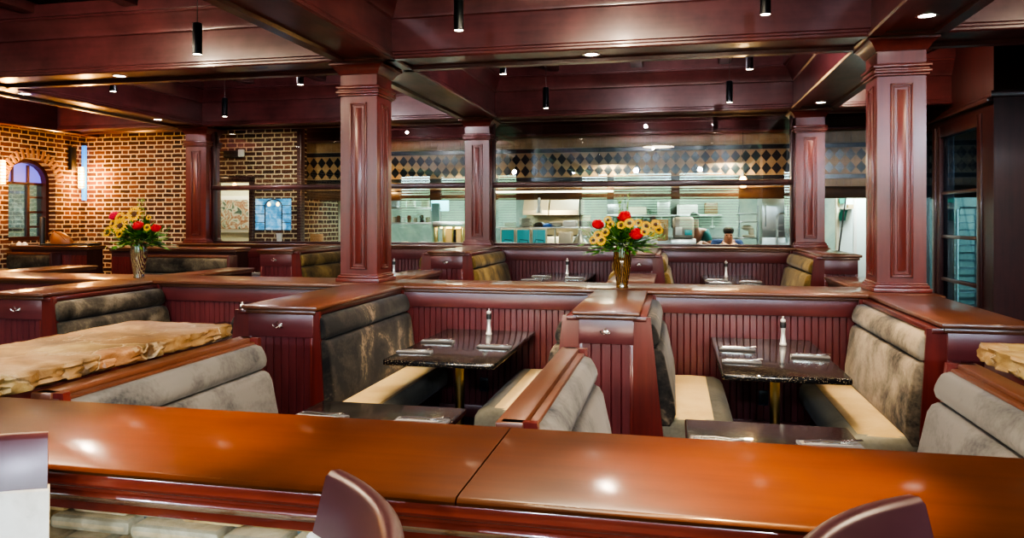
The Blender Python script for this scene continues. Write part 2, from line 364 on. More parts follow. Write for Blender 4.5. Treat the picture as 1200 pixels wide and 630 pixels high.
# back brick wall y = 11.2 with a doorway
DX0, DX1, DZ = -7.68, -6.80, 2.42
b = B(); b.box(-10.4, DX0, 11.2, 11.5, 0, 4.15); b.box(DX1, -6.0, 11.2, 11.5, 0, 4.15); b.box(DX0, DX1, 11.2, 11.5, DZ, 4.15)
struct(b.build('wall_back', 'brick_x', smooth=False))
b = B(); b.box(DX0-.02, DX0+.07, 11.16, 11.52, RF, DZ, .01); b.box(DX1-.07, DX1+.02, 11.16, 11.52, RF, DZ, .01); b.box(DX0-.02, DX1+.02, 11.16, 11.52, DZ-.08, DZ+.02, .01)
struct(b.build('trim_2', 'dark_wood'))
b = B(); b.box(-9.5, -5.95, 12.7, 12.8, RF, 4.1); struct(b.build('wall_hallway', 'plaster'))
b = B(); b.box(-6.4, -6.0, 11.5, 13.6, RF, 2.06); struct(b.build('wall_kitchen_side', 'brick_y', smooth=False))
b = B(); b.box(-6.0, -5.93, 11.16, 11.3, RF, 4.15, .006); struct(b.build('trim_20', 'dark_wood'))
# kitchen shell
b = B(); b.box(-6, 5, 15.2, 15.3, RF, 4.1); struct(b.build('wall_kitchen', 'kitchen_wall'))
b = B(); b.box(4.6, 4.7, 11, 15.3, RF, 4.1); struct(b.build('wall_kitchen_right', 'kitchen_wall'))
b = B(); b.box(-6, 5, 12.15, 15.3, 2.75, 2.8); struct(b.build('ceiling_kitchen', 'kitchen_wall'))
# tiled bulkhead over the kitchen line (y = 12)
TX0, TX1 = -6.5, 4.6
b = B(); b.box(TX0, TX1, 12.0, 12.14, 2.06, 3.05, mi=0)
z = 2.20
P_ = .15; x = TX0
for zz0, zz1 in ((2.22, 2.32), (2.88, 3.03)):
    k = int((TX1-TX0)/.1)
    for i in range(k):
        a = TX0+i*(TX1-TX0)/k; w = (TX1-TX0)/k
        b.box(a+.003, a+w-.003, 11.992, 12.0, zz0, zz1, mi=1)
b.box(TX0, TX1, 11.990, 12.0, 2.335, 2.40, mi=2); b.box(TX0, TX1, 11.990, 12.0, 2.80, 2.865, mi=2)
b.box(TX0, TX1, 11.995, 12.0, 2.41, 2.79, mi=1)
n = int((TX1-TX0)/P_)
for i in range(n):
    cx = TX0+(i+.5)*P_
    for cz in (2.505, 2.695):
        h = .072; hz = .09; b.prism([(cx-h, cz), (cx, cz-hz), (cx+h, cz), (cx, cz+hz)], 'y', 11.988, 11.996, 2)
struct(b.build('wall_tile_bulkhead', ['grout', 'tan_tile', 'black_tile'], smooth=False))
b = B(); b.box(TX0, TX1, 11.96, 12.14, 2.04, 2.20, .01); b.box(TX0, TX1, 11.93, 12.14, 2.19, 2.215, .006); 
struct(b.build('trim_3', wood('bulkhead_oak', (.05, .022, .010), (.12, .058, .026), stretch='x', rough=.4)))
b = B(); b.box(TX0, TX1, 11.8, 12.14, 3.05, 4.15); b.box(TX0, TX1, 11.76, 11.8, 3.05, 3.1, .01); b.box(TX0, TX1, 11.77, 11.8, 3.22, 3.25, .006)
struct(b.build('trim_21', 'frieze'))
# right walls
b = B(); b.box(3.4, 6.6, 9.07, 9.25, 0, 4.15); b.box(3.36, 6.6, 9.03, 9.07, 3.05, 3.12, .01); struct(b.build('wall_right_front', 'dark_wood'))
GY0, GY1 = 9.50, 10.72
b = B(); b.box(3.4, 3.55, 9.25, 9.38, 0, 4.15); b.box(3.4, 3.55, 9.38, 12.0, 2.92, 4.15)
b.box(3.36, 3.6, 10.84, 10.94, RF, 2.92, .01); b.box(3.4, 3.55, 11.65, 12.0, RF, 2.92)
b.box(3.33, 3.40, 9.07, 12.0, 3.0, 3.05, .012); b.box(3.36, 3.40, 9.07, 12, 3.05, 3.09, .01)
struct(b.build('wall_right', 'dark_wood'))
b = B(); b.box(6.5, 6.6, -4.3, 9.07, 0, 4.15); struct(b.build('wall_right_near', 'dark_wood'))
# glazed door in the right wall: frame > muntin, pane
d1 = bpy.data.objects.new('door_1', None); C.objects.link(d1); d1.location = (3.45, 10.1, RF); d1['_o'] = (3.45, 10.1, RF); struct(d1)
b = B(); b.box(3.38, 3.5, 9.38, GY0, RF, 2.92, .012); b.box(3.38, 3.5, GY1, 10.84, RF, 2.92, .012); b.box(3.38, 3.5, GY0, GY1, 2.78, 2.92, .012); b.box(3.38, 3.5, GY0, GY1, RF, .5, .012); b.build('door_frame', 'dark_wood', d1)
b = B()
for zz in (.95, 1.50, 2.06): b.box(3.40, 3.46, GY0, GY1, zz-.022, zz+.022, .008)
b.build('muntin', 'dark_wood', d1)
b = B(); b.box(3.43, 3.436, GY0, GY1, .5, 2.78); b.build('pane', 'glass_door', d1)
w9 = B(); w9.box(3.43, 3.436, 10.94, 11.65, RF+.3, 2.9); struct(w9.build('window_side', 'glass_door'))
# wall behind the camera with five blinded windows
WIN = [(-9.6, -8.4), (-8.1, -6.6), (-6.04, -4.9), (-3.1, -2.15), (-2.03, -.05), (.13, 2.1), (3.4, 4.6), (4.9, 6.2)]; WZ0, WZ1 = 1.36, 3.3
b = B(); xs = [-10.4]+[v for w in WIN for v in w]+[6.6]
for i in range(0, len(xs), 2): b.box(xs[i], xs[i+1], -4.3, -4.0, 0, 4.15)
for x0, x1 in WIN: b.box(x0, x1, -4.3, -4.0, 0, WZ0); b.box(x0, x1, -4.3, -4.0, WZ1, 4.15)
struct(b.build('wall_street', 'dark_wood'))
for i, (x0, x1) in enumerate(WIN):
    b = B()
    for xa, xb in ((x0, x0+.05), (x1-.05, x1)): b.box(xa, xb, -4.2, -4.05, WZ0, WZ1)
    b.box(x0, x1, -4.2, -4.05, WZ0, WZ0+.05); b.box(x0, x1, -4.2, -4.05, WZ1-.05, WZ1); b.box(x0, x1, -4.19, -4.10, 2.5, 2.55)
    fr = struct(b.build('window_%d' % (i+1), 'dark_wood'))
    b = B(); k = 21
    for j in range(k):
        zz = WZ0+.06+j*(WZ1-WZ0-.12)/k; b.box(x0+.05, x1-.05, -4.02, -3.98, zz, zz+.034, rot=Matrix.Rotation(.2, 4, 'X'))
    o = b.build('window_blind', 'blind', fr, smooth=False)

# ------------------------------------------------------------------ ceiling beams, lattice and columns
def beam_prof(w, z0, ztop):
    h = w/2
    half = [(h-.10, z0+.03), (h-.09, z0), (h, z0), (h+.015, z0+.012), (h+.015, z0+.03), (h-.005, z0+.045), (h-.005, z0+.06), (h-.02, z0+.075), (h-.02, ztop-.20),
            (h, ztop-.19), (h+.005, ztop-.16), (h+.04, ztop-.10), (h+.075, ztop-.03), (h+.09, ztop-.02), (h+.09, ztop), (h+.12, ztop), (h+.12, ztop+.12)]
    return [(-p, q) for p, q in half[::-1]]+half
def beam(name, axis, c, w, a0, a1, z0=ZS, ztop=3.72):
    b = B(); b.prism([(c+p, q) for p, q in beam_prof(w, z0, ztop)], axis, a0, a1)
    return struct(b.build(name, 'beam_x' if axis == 'x' else 'beam_y', ang=25))
FY, RY = 6.64, 10.60
beam('trim_4', 'x', FY, .58, -10.06, 6.5); beam('trim_5', 'x', RY, .58, -10.06, 3.4)
for i, (cx, y0) in enumerate(((-7.42, -4), (-2.75, -4), (1.78, -4))): beam('trim_%d' % (6+i), 'y', cx, .56, y0, RY)
beam('trim_9', 'y', -9.98, .4, -4, 11.2, ZS-.02)
# open lattice above the beams
cols = [(-10, -7.42), (-7.42, -2.75), (-2.75, 1.78), (1.78, 6.5)]; rows = [(-3.9, FY), (FY, RY)]; k = 11
for (x0, x1) in cols:
    for (y0, y1) in rows:
        b = B(); nx = max(1, round((x1-x0)/1.15)); ny = round((y1-y0)/1.3)
        for i in range(1, nx): cx = x0+(x1-x0)*i/nx; b.box(cx-.075, cx+.075, y0+.3, y1-.3, 3.76, 3.86, .008)
        for i in range(1, ny): cy = y0+(y1-y0)*i/ny; b.box(x0+.3, x1-.3, cy-.06, cy+.06, 3.79, 3.87, .008)
        struct(b.build('trim_%d' % k, 'beam_y')); k += 1

def column(cx, cy, w, z0, z1, label, rear=False):
    t = thing('wooden_column', label, 'column', (cx, cy, z0), 'square mahogany columns')
    h = w/2
    b = B(); b.box(cx-h, cx+h, cy-h, cy+h, z0, z1); b.build('shaft', 'column', t)
    b = B()
    for e, za, zb in ((.035, z0, z0+.035), (.022, z0+.035, z0+.06), (.01, z0+.06, z0+.075)): b.box(cx-h-e, cx+h+e, cy-h-e, cy+h+e, za, zb, .006)
    b.build('base_molding', 'column', t)
    b = B()
    for e, za, zb in ((.02, z1-.30, z1-.28), (.035, z1-.28, z1-.255), (.02, z1-.255, z1-.235), (.035, z1-.235, z1-.21), (.015, z1-.21, z1-.20)): b.box(cx-h-e, cx+h+e, cy-h-e, cy+h+e, za, zb, .006)
    b.build('necking', 'column', t)
    b = B(); rg = []
    for e, z in ((.012, z1-.10), (.02, z1-.085), (.028, z1-.07), (.05, z1-.04), (.075, z1-.022), (.08, z1-.02), (.08, z1)): rg.append([(cx-h-e, cy-h-e, z), (cx+h+e, cy-h-e, z), (cx+h+e, cy+h+e, z), (cx-h-e, cy+h+e, z)])
    b.loft(rg); b.build('capital', 'column', t, ang=20)
    za, zb = z0+.12, z1-.36; m = w*.27
    for side in range(4):
        b = B(); rot = Matrix.Rotation(side*PI/2, 4, 'Z')
        p0, p1 = -h+m, h-m; q = -h
        def fr(i0, i1, d, wd):
            xs0, xs1, zs0, zs1 = p0+i0, p1-i0, za+i0, zb-i0
            for bx in ((xs0, xs0+wd, zs0, zs1), (xs1-wd, xs1, zs0, zs1), (xs0, xs1, zs0, zs0+wd), (xs0, xs1, zs1-wd, zs1)):
                b.box(bx[0], bx[1], q-d, q+.01, bx[2], bx[3], .004)
        fr(0, 0, .012, .016); fr(.022, 0, .007, .010)
        b.box(p0+.05, p1-.05, q-.008, q+.01, za+.05, zb-.05, .007)
        bmesh.ops.rotate(b.bm, verts=b.bm.verts[:], matrix=rot.to_3x3()); bmesh.ops.translate(b.bm, verts=b.bm.verts[:], vec=(cx, cy, 0))
        b.build('raised_panel', 'column', t)
column(-2.85, FY, .36, ZC, ZS, 'tall square panelled column on the near divider, between the two flower vases')
column(1.765, FY, .36, ZC, ZS, 'tall square reddish panelled column on the near divider, beside the glazed side door')
column(-7.33, RY, .36, ZR, ZS, 'panelled column at the end of the kitchen glass, against the brick wall')
column(-2.77, RY, .36, ZR, ZS, 'slim panelled column in the middle of the kitchen glass wall')
column(1.745, RY, .36, ZR, ZS, 'panelled column at the end of the kitchen glass, by the open kitchen doorway')

# ------------------------------------------------------------------ dividers
def cap_x(b, x0, x1, y0, y1, z):
    b.box(x0, x1, y0, y1, z-.035, z, .012); b.box(x0, x1, y0+.025, y1-.025, z-.06, z-.033, .008)
MY0, MY1 = 6.24, 6.92
t = thing('booth_divider', 'long mahogany divider with polished cap carrying the two flower vases and big columns', 'divider', (-3.5, 6.6, 0))
b = B(); cap_x(b, -10.0, 2.02, MY0, MY1, ZC); b.build('cap', 'cap_x', t)
b = B(); b.box(-10, 2.0, MY0+.07, MY1-.07, 0, ZC-.06); b.build('core', 'dark_wood', t)
b = B(); b.box(-10, 2.0, MY0+.045, MY0+.08, ZC-.19, ZC-.055, .006); b.build('frieze_board', 'frieze', t)
b = B(); bead(b, -10, 2.0, MY0+.06, .1, ZC-.18); b.build('beadboard', 'bead', t)
b = B(); b.box(-10, 2.0, MY0+.04, MY0+.08, 0, .11, .006); b.build('baseboard', 'frieze', t)
SLOT = []
# rear pony wall below the kitchen glass
t = thing('kitchen_pony_wall', 'low mahogany beadboard wall below the kitchen windows', 'divider', (-2.8, 10.6, RF))
b = B(); cap_x(b, -7.6, 1.98, 10.34, 10.86, ZR); b.build('cap', 'cap_x', t)
b = B(); b.box(-7.55, 1.95, 10.42, 10.8, RF, ZR-.06); b.build('core', 'dark_wood', t)
b = B(); b.box(-7.55, 1.95, 10.39, 10.43, ZR-.21, ZR-.055, .006); b.build('frieze_board', 'frieze', t)
b = B(); bead(b, -7.55, 1.95, 10.41, RF, ZR-.20); b.build('beadboard', 'bead', t)
# kitchen windows: frame, transom rail, glass
for i, (x0, x1) in enumerate(((-7.15, -2.95), (-2.59, 1.565))):
    b = B(); b.box(x0, x0+.045, 10.55, 10.65, ZR, ZS, .006); b.box(x1-.045, x1, 10.55, 10.65, ZR, ZS, .006); b.box(x0, x1, 10.55, 10.65, ZR, ZR+.03, .006); b.box(x0-.05, x1+.05, 10.53, 10.67, 2.18, 2.255, .012)
    fr = struct(b.build('window_%d' % (i+11), 'dark_wood'))
    b = B(); b.quad([(x0, 10.60, ZR), (x1, 10.60, ZR), (x1, 10.60, ZS), (x0, 10.60, ZS)]); b.build('pane', 'glass', fr)

def hook(b, x, y, z):
    b.box(x-.016, x+.016, y-.006, y, z-.012, z+.012, .003)
    for s in (-1, 1): b.tube([(x, y-.005, z), (x+s*.012, y-.03, z-.012), (x+s*.026, y-.042, z-.004), (x+s*.032, y-.045, z+.012)], [.005, .0045, .0045, .006])
    b.tube([(x, y-.005, z+.004), (x, y-.035, z+.012), (x, y-.045, z+.028)], [.005, .0045, .006])
def partition(x0, x1, ya, yb, zc, zf, label, hooked=True, group='panelled booth partitions', hooklabel=None):
    """Booth partition running away from the camera: near end at ya."""
    t = thing('booth_partition', label, 'partition', ((x0+x1)/2, (ya+yb)/2, zf), group)
    zc -= .002
    b = B(); b.box(x0, x1, ya, yb, zc-.03, zc, .010); b.box(x0+.02, x1-.02, ya+.02, yb, zc-.06, zc-.028, .012); b.build('cap', 'cap_y', t)
    i = .045
    b = B(); b.box(x0+i, x1-i, ya+.05, yb, zf, zc-.055); b.build('core', 'dark_wood', t)
    b = B(); b.box(x0+i-.006, x1-i+.006, ya+.028, ya+.055, zc-.215, zc-.058, .005); b.build('frieze_board', 'frieze', t)
    b = B(); bead(b, x0+i+.01, x1-i-.01, ya+.038, zf+.02, zc-.21, pitch=.06); b.build('end_panel', 'bead', t)
    b = B(); b.box(x0+i-.006, x0+i+.02, ya+.030, ya+.055, zf, zc-.21, .004); b.box(x1-i-.02, x1-i+.006, ya+.030, ya+.055, zf, zc-.21, .004); b.build('stile', 'wood_z', t)
    if hooked:
        b = B(); hook(b, (x0+x1)/2, ya+.028, zc-.135); b.build('coat_hook', 'chrome', t)
    return t
partition(-2.89, -2.33, 4.60, MY0+.01, ZC, 0, 'near booth partition with a coat hook in front of the tall column')
partition(-.64, -.21, 4.77, MY0+.01, ZC, 0, 'narrow booth partition with a coat hook below the amber flower vase')
partition(1.47, 1.97, 4.62, MY0+.01, ZC, 0, 'broad glossy booth partition in front of the reddish column near the side door', hooked=False)
partition(-5.36, -4.85, 4.97, MY0+.01, ZC, 0, 'booth partition with a coat hook below the swirled flower vase')
for x0, x1, lb in ((-7.62, -7.15, 'partition cap ending behind the near divider in front of the brick wall'), (-5.30, -4.95, 'partition running back from the swirled flower vase'),
               (-2.98, -2.58, 'partition running back from the base of the tall column between the vases'), (-.62, -.18, 'partition running back from the amber flower vase'), (1.5, 1.98, 'low partition running back behind the reddish column')):
    partition(x0, x1, MY1-.01, 8.18, ZC, 0, lb, hooked=False, group='partitions behind the near divider')
for x0, x1, lb, hk in ((-5.22, -4.70, 'rear partition with a coat hook below the framed picture doorway', True), (-2.93, -2.45, 'rear partition with a coat hook beside the slim kitchen column', True),
                   (-.58, -.2, 'rear partition with a coat hook behind the amber vase', True), (1.56, 1.98, 'dark rear partition by the open kitchen doorway', False)):
    partition(x0, x1, 8.65, 10.36, ZR-.01, RF, lb, hooked=hk, group='rear booth partitions')

# ------------------------------------------------------------------ booth benches
def cushion(b, prof, y0, y1, r, mi=0):
    cx = sum(p for p, _ in prof)/len(prof); cz = sum(q for _, q in prof)/len(prof); rings = []
    hw = (max(p for p, _ in prof)-min(p for p, _ in prof))/2; hh = (max(q for _, q in prof)-min(q for _, q in prof))/2
    def sc(k): return [(cx+(p-cx)*(1-k*min(1, r/hw)*.9), cz+(q-cz)*(1-k*min(1, r/hh)*.9)) for p, q in prof]
    st = [(y0, 1), (y0+.15*r, .55), (y0+.45*r, .2), (y0+r, 0), (y1-r, 0), (y1-.45*r, .2), (y1-.15*r, .55), (y1, 1)]
    b.loft([[(p, y, q) for p, q in sc(k)] for y, k in st], mi)
def bench(face, d, y0, y1, zf, useat, label, mv, group, back=1.10, seat=True, lowrail=False, rail_m='wood_y', ut=.10, ub=.20, olive=.14):
    """face: plane the bench leans on (x); d: +1 faces +x."""
    t = thing('booth_bench', label, 'bench', (face, (y0+y1)/2, zf), group)
    X = lambda u: face+d*u
    zb = zf+back; zs = zf+.46; zm = zs+(zb-zs)*.70
    # sloping end panels (wood)
    for ya, yb in ((y0, y0+.035), (y1-.035, y1)):
        b = B(); b.prism([(X(0), zf+.05), (X(ub+.02), zf+.05), (X(ut+.01), zb), (X(0), zb)], 'y', ya, yb); b.build('end_panel', 'wood_z', t)
    b = B(); b.prism([(X(0), zf+.1), (X(ub-.06), zf+.1), (X(ut-.045), zb-.03), (X(0), zb-.03)], 'y', y0+.03, y1-.03); b.build('back_frame', 'wood_y', t)
    b = B()
    if lowrail: b.box(X(-.02), X(ut-.035), y0-.01, y1+.01, zb-.04, zb, .007); b.box(X(-.01), X(ut-.005), y0-.006, y1+.006, zb-.055, zb-.022, .006)
    else: b.box(X(0), X(ut-.015), y0-.004, y1, zb-.03, zb+.004, .006)
    b.build('top_rail', rail_m, t)
    # upper roll
    top = zb-.035
    prof = [(X(ut-.05), zm+.003), (X(ut+.035), zm+.003), (X(ut+.058), zm+.02), (X(ut+.066), zm+.05), (X(ut+.062), (zm+top)/2), (X(ut+.048), top-.04), (X(ut+.03), top-.012), (X(ut+.0), top), (X(ut-.05), top-.004)]
    b = B(); cushion(b, prof, y0+.012, y1-.012, .022); b.build('head_cushion', mv, t, ang=60)
    f = lambda z: ut+(ub-ut)*(zb-z)/(zb-zs)
    prof = [(X(ub-.12), zs-.05), (X(ub+.03), zs-.05), (X(ub+.065), zs+.03), (X(f(zs+.12)+.075), zs+.12), (X(f(zs+.25)+.066), zs+.25), (X(f(zm-.05)+.058), zm-.05), (X(f(zm)+.045), zm-.015), (X(f(zm)+.02), zm-.003), (X(ut-.05), zm-.003)]
    b = B(); cushion(b, prof, y0+.012, y1-.012, .022); b.build('back_cushion', mv, t, ang=60)
    if seat:
        us = useat
        prof = [(X(.06), zf+.26), (X(us-.05), zf+.26), (X(us-.012), zf+.29), (X(us), zf+.34), (X(us-.005), zf+.40), (X(us-.03), zs-.022), (X(us-.08), zs), (X(.06), zs)]
        b = B(); cushion(b, prof, y0+.02, y1-.02, .05); s = b.build('seat_cushion', 'olive', t, ang=60)
        pa, pb = ub+.03, us-olive
        b = B()
        rg = [[(X(pa), y, z), (X((pa+pb)/2), y, z+.004), (X(pb), y, z), (X(pb), y, zs-.03), (X(pa), y, zs-.03)] for y, z in ((y0+.045, zs-.022), (y0+.055, zs-.006), (y0+.09, zs+.004), (y1-.09, zs+.004), (y1-.05, zs-.01))]
        b.loft(rg); b.build('seat_stripe', 'beige', s, ang=60)['label'] = 'cream centre stripe of the seat'
        b = B(); b.box(X(.05), X(us-.09), y0+.03, y1-.03, zf, zf+.265, .005); b.build('plinth', 'dark_wood', t)
    return t
G1 = 'booth benches against the near divider'
bench(-2.375, 1, 4.63, 6.28, 0, .46, 'dark mottled velvet bench facing the granite table by the tall column', 'velvet_dark', G1, ut=.035, ub=.085, olive=.055)
bench(-.595, -1, 4.80, 6.28, 0, .72, 'half-hidden bench with cream striped seat behind the low bench end', 'velvet_dark', G1)
bench(-.255, 1, 4.80, 6.28, 0, .64, 'bench seen edge-on against the narrow hooked partition, cream striped seat', 'velvet_dark', G1)
bench(1.515, -1, 4.66, 6.28, 0, .56, 'brown-grey velvet bench against the broad glossy partition, cream striped seat', 'velvet_mid', G1, ub=.15, olive=.10)
bench(-4.895, 1, 5.0, 6.28, 0, .5, 'dark velvet bench behind the stone slab, below the swirled vase', 'velvet_brown', G1)
bench(-2.845, -1, 4.63, 6.28, 0, .6, 'bench edge facing the table with the pepper mill beside the stone slab', 'velvet_dark', G1)
G2 = 'low benches behind the wooden counter'
bench(-2.42, 1, 2.45, 3.86, 0, .5, 'low grey velvet bench backing onto the large stone slab', 'velvet_grey', G2, back=1.05, lowrail=True, rail_m='low_cap', ut=.11, ub=.20)
bench(-.56, 1, 2.42, 3.90, 0, .5, 'low bench with narrow wooden rail ending at the counter joint', 'velvet_grey', G2, back=1.05, lowrail=True, rail_m='low_cap', ut=.11, ub=.20)
bench(1.36, -1, 2.45, 3.86, 0, .5, 'low grey velvet bench beside the small stone block at the photo edge', 'velvet_grey', G2, back=1.05, lowrail=True, rail_m='low_cap', ut=.11, ub=.20)
G3 = 'benches below the kitchen windows'
bench(-4.74, 1, 8.68, 10.36, RF, .55, 'olive gold bench against the rear partition nearest the brick wall', 'velvet_gold', G3)
bench(-2.49, 1, 8.68, 10.36, RF, .5, 'olive gold bench below the slim kitchen column', 'velvet_gold', G3)
bench(-2.89, -1, 8.68, 10.36, RF, .55, 'bench edge on the far side of the slim column partition', 'velvet_gold', G3)
bench(-.24, 1, 8.68, 10.36, RF, .5, 'olive gold bench edge behind the amber vase', 'velvet_gold', G3)
bench(-.54, -1, 8.68, 10.36, RF, .5, 'olive gold bench hidden by the amber vase bouquet', 'velvet_gold', G3)
bench(1.60, -1, 8.68, 10.36, RF, .5, 'olive gold bench against the dark partition by the kitchen doorway', 'velvet_gold', G3)
# settees by the brick wall: backs along x, facing the camera
def settee(x0, x1, y, zf, label, xpanel0, xpanel1):
    t = thing('wall_settee', label, 'bench', ((x0+x1)/2, y, zf), 'dark settees by the brick wall')
    zc = ZR-.03
    lo, hi = min(x0, xpanel0), max(x1, xpanel1)
    b = B(); cap_x(b, lo-.02, hi+.03, y, y+.42, zc); b.build('cap', 'cap_x', t)
    b = B(); b.box(lo, hi, y+.06, y+.38, zf, zc-.055); b.build('core', 'dark_wood', t)
    b = B(); bead(b, xpanel0, xpanel1, y+.05, zf, zc-.14); b.build('beadboard', 'wood_z', t)
    b = B(); b.box(x0, x1, y-.03, y+.07, zc-.14, zc-.10, .006); b.build('top_rail', 'low_cap', t)
    b = B(); b.box(x1, x1+.04, y-.14, y+.06, zf, zc-.10, .006); b.build('end_panel', 'dark_wood', t)
    for za, zb2, yo in ((zc-.36, zc-.14, -.06), (zc-.80, zc-.365, -.12)):
        b = B(); b.box(x0, x1, y+yo, y+.06, za, zb2, .05, seg=3); b.build('back_cushion', 'velvet_olive', t)
    b = B(); b.box(x0, x1, y-.55, y, zf+.26, zf+.46, .04, seg=3); b.build('seat_cushion', 'velvet_olive', t)
    return t
settee(-10.0, -9.12, 9.60, RF, 'dark olive settee below the arched window', -9.08, -8.64)
settee(-7.55, -6.0, 9.35, RF, 'dark olive settee between the brick wall and the kitchen glass', -8.0, -7.58)

# ------------------------------------------------------------------ tables
def table(x0, x1, y0, y1, zf, label, group, legy):
    t = thing('granite_table', label, 'table', ((x0+x1)/2, (y0+y1)/2, zf), group)
    b = B()
    vs = b.prism([(x0+.03, y0), (x1-.03, y0), (x1-.008, y0+.008), (x1, y0+.03), (x1, y1), (x0, y1), (x0, y0+.03), (x0+.008, y0+.008)], 'z', zf+.725, zf+.765)
    es = [e for e in b.bm.edges if abs(e.verts[0].co.z-e.verts[1].co.z) < 1e-5]
    bmesh.ops.bevel(b.bm, geom=es, offset=.012, segments=3, profile=.5, affect='EDGES'); b.build('table_top', 'granite', t)
    cx = (x0+x1)/2
    b = B(); b.lathe([(.033, .02), (.033, .70)], (cx, legy, zf), 16); b.build('leg', 'brass', t)
    b = B(); b.lathe([(.20, 0), (.20, .012), (.05, .03), (.034, .06)], (cx, legy, zf), 20); b.build('foot', 'iron', t)
    b = B(); b.box(cx-.2, cx+.2, y0+.25, y1-.2, zf+.70, zf+.726, .005); b.build('bracket', 'iron', t)
    return t
TA = 'black granite booth tables'
table(-1.95, -1.16, 4.80, 6.29, 0, 'speckled black granite table beside the dark mottled velvet bench', TA, 5.35)
table(.29, 1.05, 4.80, 6.29, 0, 'speckled black granite table under the two facing cream seats near the side door', TA, 5.35)
table(-4.15, -3.38, 5.1, 6.29, 0, 'granite table corner with a pepper mill behind the stone slab', TA, 5.6)
table(-1.82, -1.03, 2.48, 3.66, 0, 'near black granite table showing behind the counter beside the low grey bench', TA, 3.0)
table(.05, .78, 2.48, 3.69, 0, 'near black granite table showing behind the counter in the second bay', TA, 3.0)
table(-1.85, -1.06, 8.75, 10.40, RF, 'rear dark table with rolled napkins below the heat lamp window', TA, 9.5)
table(.36, 1.03, 8.75, 10.40, RF, 'rear dark table with rolled napkins in front of the kitchen workers', TA, 9.5)
table(-5.95, -5.3, 8.75, 10.40, RF, 'rear dark table beside the rear partition nearest the brick wall', TA, 9.5)
table(-4.1, -3.3, 8.75, 10.40, RF, 'rear table mostly hidden behind the tall near column', TA, 9.5)

# pepper mills
def mill(x, y, z, label):
    t = thing('pepper_mill', label, 'pepper mill', (x, y, z), 'pepper mills on the booth tables')
    b = B(); b.lathe([(.026, 0), (.027, .012), (.022, .02), (.019, .05), (.015, .085), (.016, .11), (.019, .125), (.019, .13)], (x, y, z), 18); b.build('body', 'satin', t)
    b = B(); b.lathe([(.021, .13), (.022, .14), (.022, .168), (.020, .172)], (x, y, z), 18); b.build('collar', 'iron', t)
    b = B(); b.lathe([(.012, .172), (.020, .176), (.021, .188), (.015, .197), (.006, .200), (.007, .206), (.008, .213), (.003, .219)], (x, y, z), 18); b.build('top', 'satin', t)
for x, y, z, lb in ((-1.50, 6.02, .766, 'silver pepper mill on the granite table beside the tall column bay'), (.81, 6.0, .766, 'silver pepper mill on the granite table near the side door'),
                (-3.78, 6.04, .766, 'silver pepper mill at the far end of the stone slab'), (-1.42, 10.1, .976, 'pepper mill on the rear table below the heat lamp'),
                (.66, 10.1, .976, 'pepper mill on the rear table in front of the kitchen workers'), (-3.72, 9.6, .976, 'pepper mill glimpsed just beside the tall near column'), (-5.5, 10.0, .976, 'pepper mill on the table nearest the brick wall')): mill(x, y, z, lb)

# place settings: folded dark napkin with fork and knife
def make_setting():
    t = thing('napkin_setting', 'x', 'place setting', (0, 0, 0), 'rolled napkin settings')
    b = B(); b.prism([(-.055, 0), (.055, 0), (.056, .006), (.05, .014), (-.03, .016), (-.052, .010)], 'x', -.15, .15); b.build('napkin', 'napkin', t)
    b = B(); b.prism([(-.03, .015), (.02, .014), (.018, .019), (-.028, .019)], 'x', -.14, .10); b.build('paper_liner', 'napkin_light', t)
    b = B(); b.tube([(-.12, .012, .021), (-.02, .010, .026), (.06, .006, .024)], [.006, .005, .005], 6)
    b.loft([[(.05, -.006, .022), (.05, .018, .022), (.05, .018, .026), (.05, -.006, .026)], [(.08, -.010, .026), (.08, .022, .026), (.08, .022, .029), (.08, -.010, .029)], [(.12, -.008, .030), (.12, .020, .030), (.12, .020, .033), (.12, -.008, .033)]])
    for k in range(4): b.tube([(.115, -.004+k*.007, .031), (.16, -.004+k*.007, .034)], .0016, 5)
    b.build('fork', 'chrome', t)
    b = B(); b.loft([[(-.13, -.028, .018), (-.13, -.012, .018), (-.13, -.012, .025), (-.13, -.028, .025)], [(-.02, -.027, .019), (-.02, -.013, .019), (-.02, -.013, .026), (-.02, -.027, .026)], [(.11, -.03, .020), (.11, -.012, .020), (.11, -.012, .022), (.11, -.03, .022)], [(.14, -.016, .020), (.14, -.012, .020), (.14, -.012, .021), (.14, -.016, .021)]]); b.build('knife', 'chrome', t)
    t.scale = (.84, .84, .84); return t
S0 = make_setting(); first = True
